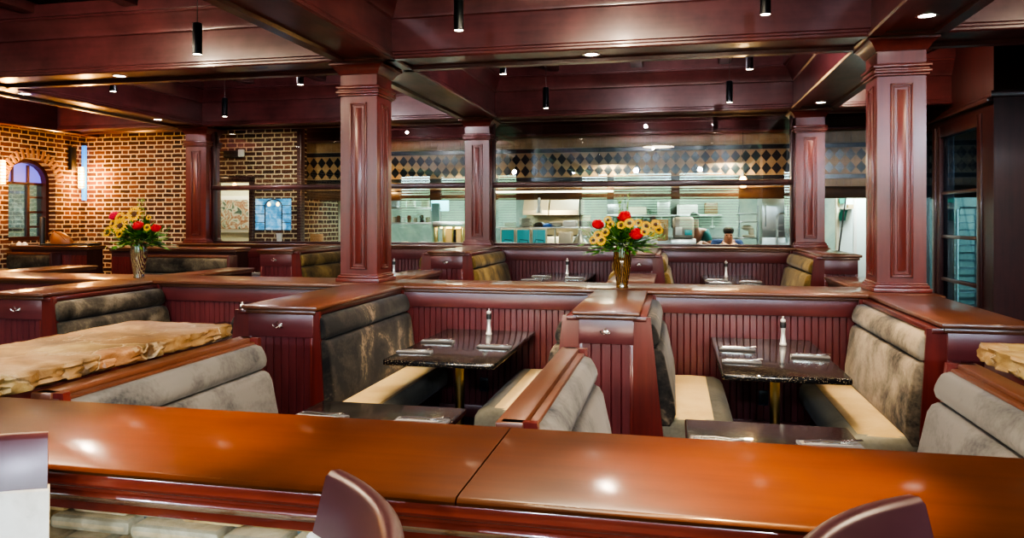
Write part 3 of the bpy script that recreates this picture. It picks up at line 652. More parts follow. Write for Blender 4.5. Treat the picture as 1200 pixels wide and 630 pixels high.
for x, y, z, rz, lb in ((-1.82, 5.10, .766, .05, 'napkin setting at the near end of the granite table, dark bench side'), (-1.80, 5.58, .766, .03, 'napkin setting further along the same side as the dark mottled bench'),
        (-1.31, 5.42, .766, -.1, 'single napkin setting opposite the dark mottled bench'),
        (.45, 5.70, .766, -.05, 'farther of two napkin settings facing the single one, second bay'), (.44, 5.20, .766, -.04, 'nearer of two napkin settings in the second bay'), (.92, 5.50, .766, -.06, 'single napkin setting on the brown-grey bench side'),
        (-1.66, 3.33, .766, -.1, 'napkin setting at the near table edge beside the low grey bench'), (-1.16, 3.35, .766, .04, 'napkin setting at the near table edge closest to the counter joint'),
        (.19, 3.31, .766, -.12, 'napkin setting on the near table in the second bay, low rail bench side'), (.64, 3.36, .766, .1, 'napkin setting half hidden by the counter, stone block side'),
        (-1.70, 8.95, .976, 0, 'rear napkin setting below the plate stacks, near corner'), (-1.68, 9.55, .976, 0, 'rear napkin setting below the plate stacks, towards the glass'), (-1.22, 9.35, .976, 0, 'rear napkin setting on the amber vase side'),
        (.50, 9.4, .976, 0, 'rear napkin setting by the vase-side bench'), (.52, 8.95, .976, 0, 'rear napkin setting nearest the divider cap, second rear bay'), (.88, 9.2, .976, 0, 'rear napkin setting by the kitchen doorway bench'), (-5.55, 9.3, .976, 0, 'rear napkin setting on the table nearest the brick wall')):
    if first: S0.location = (x, y, z); S0.rotation_euler = (0, 0, rz); S0['label'] = lb; first = False
    else: copy_tree(S0, (x, y, z), lb, rz)

# ------------------------------------------------------------------ outlets
for x, lb in ((-1.61, 'black wall outlet below the granite table by the tall column'), (.70, 'black wall outlet below the granite table near the side door')):
    t = thing('wall_outlet', lb, 'outlet', (x, MY0+.05, .29), 'black wall outlets')
    b = B(); b.box(x-.038, x+.038, MY0+.045, MY0+.056, .23, .35, .005); b.build('cover_plate', 'outlet', t)
    for z in (.265, .315):
        b = B(); b.box(x-.017, x+.017, MY0+.040, MY0+.047, z-.014, z+.014, .004); b.build('socket', 'iron', t)

# ------------------------------------------------------------------ stone planters beside the low benches
def slab(x0, x1, y0, y1, z0, z1, label, base):
    t = thing('stone_slab', label, 'stone slab', ((x0+x1)/2, (y0+y1)/2, 0), 'stone-topped dividers')
    rr = random.Random(int(abs(x0)*100)); pts = []
    def edge(a, b, n):
        for i in range(n):
            f = i/n; pts.append((a[0]+(b[0]-a[0])*f+rr.uniform(-.011, .011), a[1]+(b[1]-a[1])*f+rr.uniform(-.018, .018)))
    edge((x0, y0), (x1, y0), 16); edge((x1, y0), (x1, y1), 44); edge((x1, y1), (x0, y1), 16); edge((x0, y1), (x0, y0), 44)
    cx, cy = (x0+x1)/2, (y0+y1)/2; rings = []
    for k, z in ((.985, z0), (1.0, z0+.012), (.985, z0+.024), (.998, (z0+z1)/2), (.982, z1-.026), (1.002, z1-.012), (.99, z1-.003), (.97, z1)):
        rings.append([(cx+(px-cx)*k+rr.uniform(-.009, .009), cy+(py-cy)*(1-(1-k)*.5)+rr.uniform(-.009, .009), z+rr.uniform(-.003, .003)) for px, py in pts])
    b = B(); b.loft(rings); b.build('slab', 'slab', t, ang=50)
    b = B(); b.box(base[0], base[1], y0, y1-.02, 0, z0, .01); b.build('pedestal', 'wood_y', t)
slab(-3.12, -2.455, 2.3, 3.83, 1.055, 1.125, 'large tan flagstone slab beside the low grey bench', (-3.1, -2.47))
slab(1.41, 2.1, 2.3, 3.95, 1.055, 1.135, 'small tan flagstone block at the photo edge beside the low bench', (1.43, 2.1))

# ------------------------------------------------------------------ front counter
CZ, CY0, CY1 = 1.07, 1.685, 2.285
t = thing('bar_counter', 'long polished orange-brown mahogany counter across the front', 'counter', (-.5, 2.0, 0))
prof = [(CY1, CZ), (CY1, CZ-.05), (CY1-.04, CZ-.06), (CY0+.2, CZ-.06), (CY0+.2, CZ-.022), (CY0+.004, CZ-.022), (CY0-.006, CZ-.018), (CY0-.008, CZ-.010), (CY0-.002, CZ-.003), (CY0+.006, CZ)]
for x0, x1 in ((-4.2, -.500), (-.496, 3.2)):
    b = B(); b.prism(prof, 'x', x0, x1); b.build('counter_top', 'counter', t, ang=50)
b = B()
def rod(yc, zc, r, k=10): return [(yc+r*math.cos(2*PI*i/k), zc+r*math.sin(2*PI*i/k)) for i in range(k)]
z = CZ-.022
pr = [(CY0+.19, z), (CY0+.006, z)]
pr += [(CY0+.004, z-.006), (CY0-.004, z-.012), (CY0-.010, z-.020), (CY0-.008, z-.028), (CY0+.002, z-.034), (CY0+.012, z-.036), (CY0+.014, z-.046), (CY0+.006, z-.050), (CY0+.004, z-.058), (CY0+.012, z-.066), (CY0+.026, z-.074), (CY0+.030, z-.082), (CY0+.044, z-.086), (CY0+.048, z-.100), (CY0+.048, z-.112), (CY0+.19, z-.112)]
b.prism(pr, 'x', -4.2, 3.2)
b.build('edge_molding', 'counter_edge', t, ang=50)
b = B(); b.box(-4.2, 3.2, CY0+.16, CY1-.05, 0, CZ-.16); b.build('core', 'mortar', t)
# ledge-stone facing: the individual stones are the facing's pattern
b = B(); rr = random.Random(3); z = .02
while z < .92:
    h = rr.choice((.05, .065, .08, .1)); h = min(h, .93-z+.01); x = -4.2+rr.uniform(-.2, 0)
    while x < 3.2:
        w = rr.uniform(.14, .42); o = rr.uniform(-.025, .02)
        b.box(x+.006, x+w-.006, CY0+.09+o, CY0+.2, z+.005, z+h-.005, .014, mi=rr.randrange(3)); x += w
    z += h
b.build('stone_facing', ['rubble', 'rubble2', 'rubble3'], t)

# ------------------------------------------------------------------ chairs on our side of the counter
def make_chair(label):
    t = thing('counter_chair', label, 'chair', (0, 0, 0), 'leather-topped counter chairs')
    def strip(b, z0, z1, n=14, w=.46, th=.03, r=.006):
        # backrest panel, hollow towards the sitter; the chair faces local -y
        rings = []
        for i in range(n+1):
            x = -w/2+w*i/n; y = .045*(1-(2*x/w)**2); d = th/2; lean = .03*(z1-z0)/.135
            rings.append([(x, y-d-lean, z0), (x, y-d, z1-r), (x, y-d+r, z1), (x, y+d-r, z1), (x, y+d, z1-r), (x, y+d-lean, z0)])
        b.loft(rings)
    b = B(); strip(b, 1.045, 1.18, th=.042, r=.012); b.build('top_band', 'leather_chair', t, ang=50)
    b = B(); strip(b, .74, 1.052, th=.052, w=.468); bmesh.ops.translate(b.bm, verts=b.bm.verts[:], vec=(0, -.034, 0)); b.build('backrest', 'chair_fabric', t, ang=50)
    b = B(); b.box(-.23, .23, -.44, -.04, .66, .76, .03, seg=3); b.build('seat', 'leather_chair', t)
    for sx in (-1, 1):
        for y in (-.06, -.40):
            b = B(); b.tube([(sx*.20, y, .67), (sx*.215, y+(.03 if y > -.1 else -.02), 0)], [.02, .014], 8); b.build('leg', 'dark_wood', t)
    b = B(); b.tube([(-.21, -.41, .25), (.21, -.41, .25)], .01); b.build('footrest', 'steel', t)
    return t
c0 = make_chair('x')
def put(c, tipx, tipy, rz, tip, label, first=False):
    # tip: which end (+-.23) of the backrest stands at (tipx, tipy)
    v = Matrix.Rotation(rz, 3, 'Z') @ Vector((tip*.23, 0, 0)); loc = (tipx-v.x, tipy-v.y, 0)
    if first: c.location = loc; c.rotation_euler = (0, 0, rz); c['label'] = label
    else: copy_tree(c, loc, label, rz)
put(c0, -.715, 1.50, rad(-54), -1, 'middle counter chair, dark brown leather back turned aside', True)
put(c0, .46, 1.60, rad(53), 1, 'counter chair with only its slanted leather top showing, below the second bay')
put(c0, -1.555, 1.61, rad(42), 1, 'counter chair at the photo corner with violet leather band over cream fabric')

# ------------------------------------------------------------------ vases and bouquets
def vase(x, y, z, mat, label):
    b = B(); pr = [(.050, 0), (.053, .008), (.046, .02), (.056, .07), (.068, .14), (.076, .21), (.077, .26), (.073, .31), (.072, .345)]
    pr += [(.066, .345), (.070, .26), (.069, .2), (.05, .08), (.04, .03)]
    b.lathe(pr, (0, 0, 0), 28); o = b.build('glass_vase', mat, ang=60); o.location = (x, y, z); return tag(o, label, 'vase', 'flower vases')
vase(-.43, 6.40, ZC, 'vase_amber', 'tall amber streaked glass vase on the narrow partition crossing')
vase(-5.21, 6.50, ZC, 'vase_swirl', 'tall swirled multicolour glass vase near the brick wall')
def leaf_quad(b, base, tip, w, droop=.0, mi=0):
    base, tip = Vector(base), Vector(tip); d = tip-base; s = d.cross(Vector((0, 0, 1)))
    s = (s.normalized() if s.length > 1e-4 else Vector((1, 0, 0)))*w
    m = base+d*.5+Vector((0, 0, droop)); up = Vector((0, 0, -w*.25))
    vs = [b.bm.verts.new(p) for p in (base, base+d*.35+s+up, tip, base+d*.35-s+up, m)]
    for tri in ((0, 1, 4), (1, 2, 4), (2, 3, 4), (3, 0, 4)):
        f = b.bm.faces.new([vs[i] for i in tri]); f.material_index = mi
def rose(parent, c, r, mat):
    b = B(); c = Vector(c); rr = random.Random(int(abs(c.x)*1e4) % 997); n = 20
    ax = Vector((rr.uniform(-.25, .25), -.45, 1)).normalized(); u = ax.cross(Vector((0, 1, .3))).normalized(); v = ax.cross(u)
    def ring(rad_, z, wave, k, ph): return [c+(math.cos(2*PI*i/n)*u+math.sin(2*PI*i/n)*v)*rad_*(1+wave*math.cos(k*2*PI*i/n+ph))+ax*(z+wave*.5*r*math.sin(k*2*PI*i/n+ph)) for i in range(n)]
    for R_, top, k in ((1.0, .18, 5), (.82, .42, 5), (.62, .58, 4), (.40, .66, 3), (.18, .66, 3)):
        ph = rr.uniform(0, 6); R_ *= r; t_ = top*r
        b.loft([ring(R_*.25, -.75*r, 0, k, ph), ring(R_*.85, -.4*r, .02, k, ph), ring(R_, t_-.25*r, .07, k, ph), ring(R_*.96, t_, .12, k, ph), ring(R_*.86, t_-.03*r, .12, k, ph), ring(R_*.7, t_-.4*r, .05, k, ph)], cap=False)
    b.ball(c+ax*r*.35, r*.2, seg=8)
    b.build('rose', mat, parent, ang=70)
def sunflower(parent, c, r, n):
    b = B(); c = Vector(c); n = Vector(n).normalized(); u = n.cross(Vector((0, 0, 1))).normalized(); v = n.cross(u)
    for i in range(15):
        a = 2*PI*i/15; d = math.cos(a)*u+math.sin(a)*v; s = -math.sin(a)*u+math.cos(a)*v
        p = [c+d*r*.35, c+d*r*.7+s*r*.15+n*r*.1, c+d*r+n*r*.02, c+d*r*.7-s*r*.15+n*r*.1]
        b.bm.faces.new([b.bm.verts.new(q) for q in p]).material_index = 0
    k = 12; rg = []
    for rr_, h in ((.30, -.05), (.30, .06), (.2, .12), (.04, .13)): rg.append([c+(math.cos(2*PI*i/k)*u+math.sin(2*PI*i/k)*v)*r*rr_+n*r*h for i in range(k)])
    b.loft(rg, 1); b.build('sunflower', ['yellow', 'seed'], parent, ang=50)
def bouquet(x, y, z, label, roses, suns, seed, nleaf=560, wid=.40, S=1.28):
    rr = random.Random(seed)
    t = thing('flower_bouquet', label, 'flowers', (x, y, z), 'flower bouquets')
    b = B()
    for i in range(nleaf):
        a = rr.uniform(0, 2*PI); e = rr.uniform(-.25, 1.25); l = rr.uniform(.12, .36)*(1.0 if e < .6 else .8)
        d = Vector((math.cos(a)*math.cos(e)*1.05, math.sin(a)*math.cos(e)*.8, math.sin(e)*.9))
        p = Vector((x, y, z+.02))+d*l*rr.uniform(.35, .9); q = p+d*rr.uniform(.05, .11)+Vector((rr.uniform(-.03, .03), rr.uniform(-.03, .03), rr.uniform(-.03, .02)))
        leaf_quad(b, p, q, rr.uniform(.010, .024), .006, rr.choice((0, 0, 1, 2, 2)))
    b.build('foliage', ['leaf', 'leaf2', 'leaf3'], t)
    for i in range(9):   # fern fronds reaching out
        a = rr.choice((rr.uniform(-.5, .5), PI+rr.uniform(-.5, .5))); b = B(); L_ = rr.uniform(.26, wid)
        for k in range(14):
            f = k/14; p = Vector((x+math.cos(a)*L_*f, y+math.sin(a)*L_*f-.05, z+.06+.10*math.sin(f*2.2)-.07*f*f+rr.uniform(-.002, .002)))
            for s in (-1, 1): leaf_quad(b, p, p+Vector((math.cos(a)*.03-s*math.sin(a)*.05*(1-f*.6), math.sin(a)*.03+s*math.cos(a)*.05*(1-f*.6), s*.02+.012)), .007, .002)
        b.build('fern_frond', rr.choice(('leaf', 'leaf2')), t)
    for i in range(4):   # upright sprigs
        b = B(); a = rr.uniform(-.6, .6); top = Vector((x+.10*a, y+.03, z+rr.uniform(.38, .46)))
        for k in range(16):
            p = Vector((x+a*.04, y, z+.15)).lerp(top, k/15); d = rr.uniform(0, 6.28)
            leaf_quad(b, p, p+Vector((math.cos(d)*.025, math.sin(d)*.025, .03)), .006, .001)
        b.build('sprig', 'leaf2', t)
    b = B()
    for i in range(12): b.tube([(x+rr.uniform(-.015, .015), y+rr.uniform(-.015, .015), z-.25), (x+rr.uniform(-.05, .05), y+rr.uniform(-.04, .04), z+.08)], .003, 5)
    b.build('stems', 'leaf3', t)
    for (dx, dy, dz, r, m) in roses:
        rose(t, (x+dx*S, y+dy*S, z+dz*1.2), r*1.15, m)
    for (dx, dy, dz, r) in suns:
        sunflower(t, (x+dx*S, y+dy*S, z+dz*1.2), r*1.15, (dx*1.2, -.9, .25+dz*.4))
bouquet(-.43, 6.40, ZC+.335, 'bouquet of three red roses and small sunflowers in the amber vase',
        [(-.155, -.06, .17, .045, 'red'), (.02, -.08, .225, .05, 'red'), (.10, -.12, .105, .052, 'red')],
        [(-.15, -.12, .095, .038), (-.10, -.13, .115, .036), (-.125, -.15, .06, .042), (-.18, -.1, .06, .036), (.055, -.12, .18, .042), (.0, -.11, .165, .036), (.16, -.1, .16, .04), (.15, -.14, .12, .034), (.22, -.08, .17, .042), (.24, -.08, .135, .036), (-.07, -.09, .17, .034), (-.09, -.06, .2, .034), (.11, -.1, .18, .034), (.19, -.1, .11, .032)], 5)
bouquet(-5.21, 6.50, ZC+.335, 'bouquet of bright sunflowers and red blooms in the swirled vase',
        [(-.15, -.08, .235, .048, 'pink'), (.085, -.12, .155, .048, 'red'), (.21, -.08, .135, .042, 'red')],
        [(-.045, -.15, .155, .078), (.03, -.09, .25, .075), (-.07, -.12, .215, .06), (-.20, -.1, .10, .055), (-.05, -.15, .085, .036), (-.15, -.1, .17, .045), (.14, -.07, .22, .025), (.15, -.1, .14, .035)], 11)

# ------------------------------------------------------------------ lights: pendants and recessed
def light(name, typ, loc, energy, col=(1, .86, .68), size=.1, spot=None, blend=.6, rot=None, sx=None, sy=None):
    l = bpy.data.lights.new(name, typ); l.energy = energy; l.color = col
    if typ == 'AREA':
        l.shape = 'RECTANGLE' if sx else 'DISK'; l.size = sx or size
        if sy: l.size_y = sy
    else: l.shadow_soft_size = size
    if typ == 'SPOT': l.spot_size = rad(spot or 90); l.spot_blend = blend
    o = bpy.data.objects.new(name, l); C.objects.link(o); o.location = loc
    if rot: o.rotation_euler = rot
    return o
def make_pendant():
    t = thing('pendant_light', 'x', 'pendant light', (0, 0, 0), 'black tube pendant lights')
    b = B(); b.lathe([(.036, 0), (.036, .245), (.030, .25), (.006, .255)], (0, 0, 0), 20, cap=False); b.lathe([(.033, .004), (.033, .02)], (0, 0, 0), 20, cap=False); b.build('tube', 'tube_blue', t, ang=60)
    b = B(); b.lathe([(.0005, .004), (.032, .004), (.032, .010), (.0005, .010)], (0, 0, 0), 20); b.build('lens', 'hot', t)
    b = B(); b.tube([(0, 0, .25), (0, 0, 1.05)], .003, 6); b.build('cord', 'iron', t)
    return t
P0 = make_pendant()
PEN = [(-1.54, 5.27, 3.10, 'pendant above the granite table by the tall column'), (.62, 5.45, 3.14, 'pendant above the granite table near the side door'), (-3.68, 5.25, 3.02, 'pendant above the table behind the stone slab'),
       (-1.5, 8.85, 3.05, 'thin hanging pendant in front of the rear beam, amber vase bay'), (.63, 9.05, 3.08, 'thin hanging pendant in front of the rear beam, kitchen workers bay'), (-5.86, 8.95, 3.09, 'small pendant in front of the brick wall by the end column'),
       (-1.66, 7.25, 3.16, 'pendant tip peeking below the front beam, middle bay'), (.68, 7.2, 3.10, 'short pendant tip below the front beam, side door bay'), (-3.83, 7.2, 3.13, 'pendant tip just before the tall near column'), (-6.1, 7.2, 3.14, 'short pendant tip below the front beam over the brick side')]
for i, (x, y, z, lb) in enumerate(PEN):
    if i == 0: P0.location = (x, y, z); P0['label'] = lb
    else: copy_tree(P0, (x, y, z), lb)
    light('pendant_beam', 'SPOT', (x, y, z-.01), 190, (1, .82, .56), .03, 72, .7)
def make_can():
    t = thing('recessed_light', 'x', 'recessed light', (0, 0, 0), 'recessed ceiling lights')
    b = B(); b.lathe([(.072, 0), (.078, .0), (.078, -.006), (.056, -.006), (.054, .004)], (0, 0, 0), 24, cap=False); b.build('trim_ring', 'chrome', t)
    b = B(); b.lathe([(.0005, -.002), (.055, -.002), (.055, .003), (.0005, .003)], (0, 0, 0), 24); b.build('lens', 'hot2', t)
    return t
K0 = make_can(); zl = ZS+.03
CAN = [(-.72, FY+.02, zl, 'recessed light in the front beam above the amber vase'), (2.9, FY, zl, 'bright recessed light in the front beam beyond the reddish column'), (1.78, 5.9, zl, 'recessed light just in front of the reddish column top'),
       (1.80, 10.0, zl, 'recessed light in front of the kitchen doorway column'), (-5.55, FY, zl, 'recessed light in the front beam over the brick side'), (-7.42, 7.35, zl, 'recessed light in the outer beam nearest the photo edge'), (-7.42, 9.65, zl, 'recessed light in the outer beam close to the end column'), (-8.6, RY-.2, zl, 'recessed light glowing before the brick wall corner')]
for i, (x, y, z, lb) in enumerate(CAN):
    if i == 0: K0.location = (x, y, z); K0['label'] = lb
    else: copy_tree(K0, (x, y, z), lb)
    light('recessed_beam', 'SPOT', (x, y, z-.02), 12 if x < -7 else 30, (1, .80, .52), .05, 110, .8)

# ------------------------------------------------------------------ left brick corner furnishings
# arched casement window in the left wall
w = thing('arched_casement', 'dark red arched casement window in the brick wall with violet top panes', 'window', (-10.2, 10.08, OZ0))
def arch_ring(b, inset, d0, d1, wd):
    a = [(OY0+inset, OZ0+inset)]; c = (OY0+OY1)/2; n = 16
    out, inn = [], []
    for i in range(n+1):
        t = PI-PI*i/n; out.append((c+((OY1-OY0)/2-inset)*math.cos(t), OZS+((OZT-OZS)-inset)*math.sin(t))); inn.append((c+((OY1-OY0)/2-inset-wd)*math.cos(t), OZS+((OZT-OZS)-inset-wd)*math.sin(t)))
    out = [(OY0+inset, OZ0+inset)]+out+[(OY1-inset, OZ0+inset)]; inn = [(OY0+inset+wd, OZ0+inset+wd)]+inn+[(OY1-inset-wd, OZ0+inset+wd)]
    m = len(out)
    for i in range(m):
        j = (i+1) % m; b.prism([out[i], out[j], inn[j], inn[i]], 'x', d0, d1)
b = B(); arch_ring(b, 0.005, -10.36, -10.18, .06); b.build('frame', 'dark_wood', w)
b = B(); b.box(-10.30, -10.24, OY0+.06, OY1-.06, 2.28, 2.32); b.box(-10.30, -10.24, 10.19, 10.23, OZ0+.06, 2.6); b.box(-10.30, -10.24, 9.90, 9.93, 2.30, 2.62)
for zz in (1.6, 1.84, 2.08): b.box(-10.30, -10.24, 10.21, OY1-.06, zz-.015, zz+.015)
b.build('muntin', 'dark_wood', w)
b = B(); b.box(-10.275, -10.27, OY0+.04, OY1-.04, OZ0+.04, 2.3); b.build('pane', 'clear', w)
b = B(); b.prism([(OY0+.07, 2.32)]+[((OY0+OY1)/2+((OY1-OY0)/2-.07)*math.cos(PI-PI*i/10), OZS+(OZT-OZS-.07)*math.sin(PI-PI*i/10)) for i in range(11)]+[(OY1-.07, 2.32)], 'x', -10.276, -10.27); b.build('top_pane', 'purple_light', w)
b = B(); b.box(-11.9, -11.8, 8, 13.5, 0, 4); struct(b.build('wall_lobby', plain('lobby_plaster', (.34, .34, .24), .8)))
p = thing('framed_print', 'small framed print seen through the arched casement window', 'picture', (-11.78, 10.9, 1.9))
b = B(); b.box(-11.8, -11.76, 10.9, 11.75, 1.52, 2.25, .01); b.build('frame', 'dark_wood', p)
b = B(); b.box(-11.765, -11.755, 10.95, 11.70, 1.57, 2.20); b.build('print', 'art2', p)
light('lobby_lamp', 'POINT', (-11.1, 10.6, 2.9), 70, (.95, .95, .85), .15)
# wall sconces
for y, lb in ((10.96, 'glowing wall sconce in the brick corner next to the blue light strip'), (9.42, 'glowing wall sconce on the near side of the arched window')):
    t = thing('wall_sconce', lb, 'wall lamp', (-10.05, y, 2.5), 'brick wall sconces')
    b = B(); b.box(-10.06, -9.99, y-.13, y-.02, 2.56, 2.95, .01); b.build('back_plate', 'iron', t)
    b = B(); b.lathe([(.035, 0), (.045, .02), (.045, .34), (.035, .36)], (-9.98, y+.06, 2.26), 14); b.build('lamp_glass', 'warm_glass', t)
    b = B()
    for k in range(7): b.lathe([(.05, 0), (.052, .006), (.05, .012)], (-9.98, y+.06, 2.28+k*.05), 14, cap=False)
    for k in range(4): a = k*PI/2+.4; b.tube([(-9.98+.051*math.cos(a), y+.06+.051*math.sin(a), 2.26), (-9.98+.051*math.cos(a), y+.06+.051*math.sin(a), 2.62)], .004, 5)
    b.build('cage', 'iron', t)
    light('sconce_glow', 'POINT', (-9.80, y+.0, 2.44), 26, (1, .48, .12), .06)
    light('sconce_wash', 'POINT', (-9.80, y-.05, 2.05), 9, (1, .50, .15), .06)
b = B(); b.box(-10.06, -9.99, 11.12, 11.17, 2.05, 3.0, .008); tag(b.build('light_strip', 'blue_light'), 'narrow vertical blue glowing panel in the brick corner', 'light panel')
# things on the settee cap
t = thing('leather_bag', 'brown leather bag lying on the settee cap in the brick corner', 'bag', (-9.2, 9.85, ZR-.03))
b = B(); b.loft([[( -9.28+rx*math.cos(2*PI*i/14)+ox, 9.82+ry*math.sin(2*PI*i/14), ZR-.03+z) for i in range(14)] for rx, ry, z, ox in ((.16, .09, .0, .05), (.20, .11, .04, .05), (.17, .10, .12, .02), (.11, .07, .18, -.02), (.05, .03, .215, -.04))]); b.build('bag_body', 'leather', t, ang=60)
b = B(); b.tube([(-9.40, 9.76, ZR+.06), (-9.38, 9.72, ZR+.16), (-9.30, 9.73, ZR+.2), (-9.18, 9.74, ZR+.13), (-9.1, 9.75, ZR+.05)], .010); b.build('strap', 'leather', t)
b = B(); b.box(-9.55, -8.68, 9.72, 9.98, ZR-.03, ZR-.005, .01); b.box(-9.0, -8.66, 9.75, 9.95, ZR-.005, ZR+.012, .01); tag(b.build('menu_folder', 'iron'), 'flat black folders under the brown leather bag', 'folder')
b = B(); b.lathe([(.04, 0), (.04, .43), (.035, .44)], (-9.62, 9.85, ZR-.03), 10); tag(b.build('post', 'iron'), 'short black post standing on the settee cap beside the bag', 'post')
t = thing('folded_napkin', 'white folded napkin on the settee cap below the arched window', 'napkin', (-9.9, 9.75, ZR-.03))
for k in range(2):
    b = B(); b.loft([[(-9.98+k*.1+r*math.cos(2*PI*i/10), 9.78+r*.6*math.sin(2*PI*i/10), ZR-.028+z) for i in range(10)] for r, z in ((.055, 0), (.05, .02), (.03, .04), (.01, .05))]); b.build('fold', 'white', t, ang=60)
# hallway picture, blue window reflection, sensor box
t = thing('framed_picture', 'white-framed abstract picture on the pale hallway wall', 'picture', (-7.5, 12.68, 1.8))
b = B(); xa, xb, za, zb = -8.62, -7.72, 1.47, 2.16
b.box(xa, xb, 12.66, 12.7, za, zb, .01); b.build('frame', 'white', t)
b = B(); b.box(xa+.08, xb-.08, 12.652, 12.662, za+.07, zb-.07); b.build('print', 'art', t)
light('hall_lamp', 'AREA', (-7.6, 12.0, 3.4), 60, (1, .93, .68), .6)
for x in (-7.42, -6.93):
    b = B(); b.ball((x+.0, 11.62, 2.31), .035, (1, 1, 1.1), 10); tag(b.build('hall_bulb', 'warm_glass'), 'warm hallway bulb under the doorway head, ' + ('picture side' if x < -7.2 else 'blue reflection side'), 'bulb', 'hallway bulbs')
t = thing('window_reflection', 'blue reflection of an arched window, built as a flat panel on the dark brick wall', 'window', (-6.4, 11.19, 1.55))  # reflection in the kitchen glass, modelled as a glowing panel on the brick
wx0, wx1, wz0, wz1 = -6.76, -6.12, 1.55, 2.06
b = B(); b.box(wx0, wx1, 11.185, 11.198, wz0, wz1); b.build('pane', 'blue_reflection', t)
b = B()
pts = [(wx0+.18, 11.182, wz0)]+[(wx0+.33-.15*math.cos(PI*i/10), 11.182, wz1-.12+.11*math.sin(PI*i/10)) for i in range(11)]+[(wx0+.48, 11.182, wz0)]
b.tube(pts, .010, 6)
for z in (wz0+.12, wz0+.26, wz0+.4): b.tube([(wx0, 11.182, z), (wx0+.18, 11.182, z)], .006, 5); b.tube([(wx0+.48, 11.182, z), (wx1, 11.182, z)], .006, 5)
b.build('reflected_lead', 'iron', t)
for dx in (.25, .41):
    b = B(); b.ball((wx0+dx, 11.178, wz1-.09), .028, (1, .4, 1.2), 10); b.build('bulb', 'warm_glass', t)  # glowing dots on the modelled reflection
t = thing('wall_speaker', 'small black speaker with white face on the brick wall above the doorway', 'speaker', (-7.1, 11.1, 2.9))
b = B(); b.box(-7.30, -6.95, 11.1, 11.2, 2.74, 2.86, .015); b.build('body', 'iron', t)
b = B(); b.box(-7.0, -6.9, 11.05, 11.1, 2.75, 2.87, .012); b.build('face', 'white', t)

# ------------------------------------------------------------------ kitchen behind the glass
ST = 'kitchen equipment behind the glass'
def solo(b, name, mat, label, cat, group=None): return tag(b.build(name, mat), label, cat, group)
PZ = 1.30
t = thing('pass_counter', 'long steel pass counter just behind the kitchen glass', 'counter', (-1.8, 11.9, RF))
b = B(); b.box(-5.6, 1.9, 11.55, 12.25, PZ-.04, PZ, .008); b.build('top', 'steel', t)
b = B(); b.box(-5.55, 1.85, 11.6, 12.2, RF, PZ-.04); b.build('body', 'dull_steel', t)
# steel shelving at the brick end of the kitchen
t = thing('steel_shelving', 'open steel shelving with canisters at the brick end of the kitchen', 'shelf', (-4.55, 12.7, RF))
for z in (1.30, 1.67, 1.93):
    b = B(); b.box(-5.1, -4.12, 12.5, 12.95, z-.03, z, .006); b.build('shelf_board', 'steel', t)
for x in (-5.08, -4.14):
    for y in (12.53, 12.92):
        b = B(); b.tube([(x, y, RF), (x, y, 2.0)], .016, 8); b.build('post', 'steel', t)
for i, x in enumerate((-5.0, -4.9, -4.82, -4.73, -4.62, -4.5, -4.38, -4.27)):
    h = (.13, .10, .12, .09, .12, .08, .13, .09)[i]
    b = B(); b.lathe([(.036, 0), (.038, h*.8), (.03, h*.9), (.032, h)], (x, 12.66, 1.67), 12)
    solo(b, 'spice_canister', ('brown', 'cream', 'brown', 'white', 'brown', 'cream', 'iron', 'brown')[i], ['first brown canister at the brick end of the shelf', 'cream canister second from the brick end', 'brown canister third from the brick end', 'white canister in the shelf middle', 'tall brown canister after the white one', 'cream low canister past the shelf middle', 'black canister near the shelf post', 'last brown canister by the shelf post'][i], 'canister', 'canisters on the kitchen shelf')
for i, (x, m, r) in enumerate(((-4.92, 'dull_steel', .10), (-4.6, 'white', .085), (-4.33, 'cream', .07))):
    b = B(); b.lathe([(r*.8, 0), (r, .02), (r, .14), (r*.7, .16), (r*.2, .17)], (x, 12.7, 1.93), 16); solo(b, 'stock_pot', m, ['dull steel pot on the upper kitchen shelf', 'white pot on the upper kitchen shelf', 'cream pot on the upper kitchen shelf'][i], 'pot', 'pots on the upper kitchen shelf')
b = B(); b.box(-4.08, -3.95, 12.3, 12.34, RF, 2.0); solo(b, 'strip_curtain', plain('pale_teal_plastic', (.30, .52, .46), .3), 'hanging pale green plastic strip curtain in the kitchen', 'curtain')
b = B(); b.box(-5.62, -5.3, 12.1, 12.14, PZ, 2.02); solo(b, 'plastic_curtain', plain('clear_plastic', (.6, .66, .62), .25), 'whitish plastic sheet hanging beside the lit brick pier', 'curtain')
b = B(); b.tube([(-4.35, 13.62, 2.1), (-4.35, 13.62, 2.76)], .02, 8); b.box(-4.52, -4.18, 13.6, 13.65, 1.88, 2.11, .01); solo(b, 'order_screen', 'cyan_screen', 'bright cyan screen hanging above the kitchen line', 'screen')
t = thing('food_warmer', 'brightly lit food warmer cabinet on the pass counter', 'food warmer', (-3.6, 12.05, PZ))
b = B(); b.box(-3.88, -3.36, 11.75, 12.2, PZ+.30, PZ+.38, .01); b.build('hood', 'steel', t)
for x in (-3.85, -3.7, -3.54, -3.39):
    b = B(); b.box(x-.025, x+.025, 11.8, 11.85, PZ, PZ+.30, .005); b.build('post', 'brass', t)
b = B(); b.box(-3.8, -3.45, 11.9, 12.05, PZ+.27, PZ+.295, .005); b.build('lamp', plain('warmer_lamp', (1, .8, .4), .3, emit=(1, .66, .2), es=7), t)
b = B(); b.box(-3.85, -3.39, 12.18, 12.2, PZ, PZ+.30); b.build('back_panel', 'cream', t)
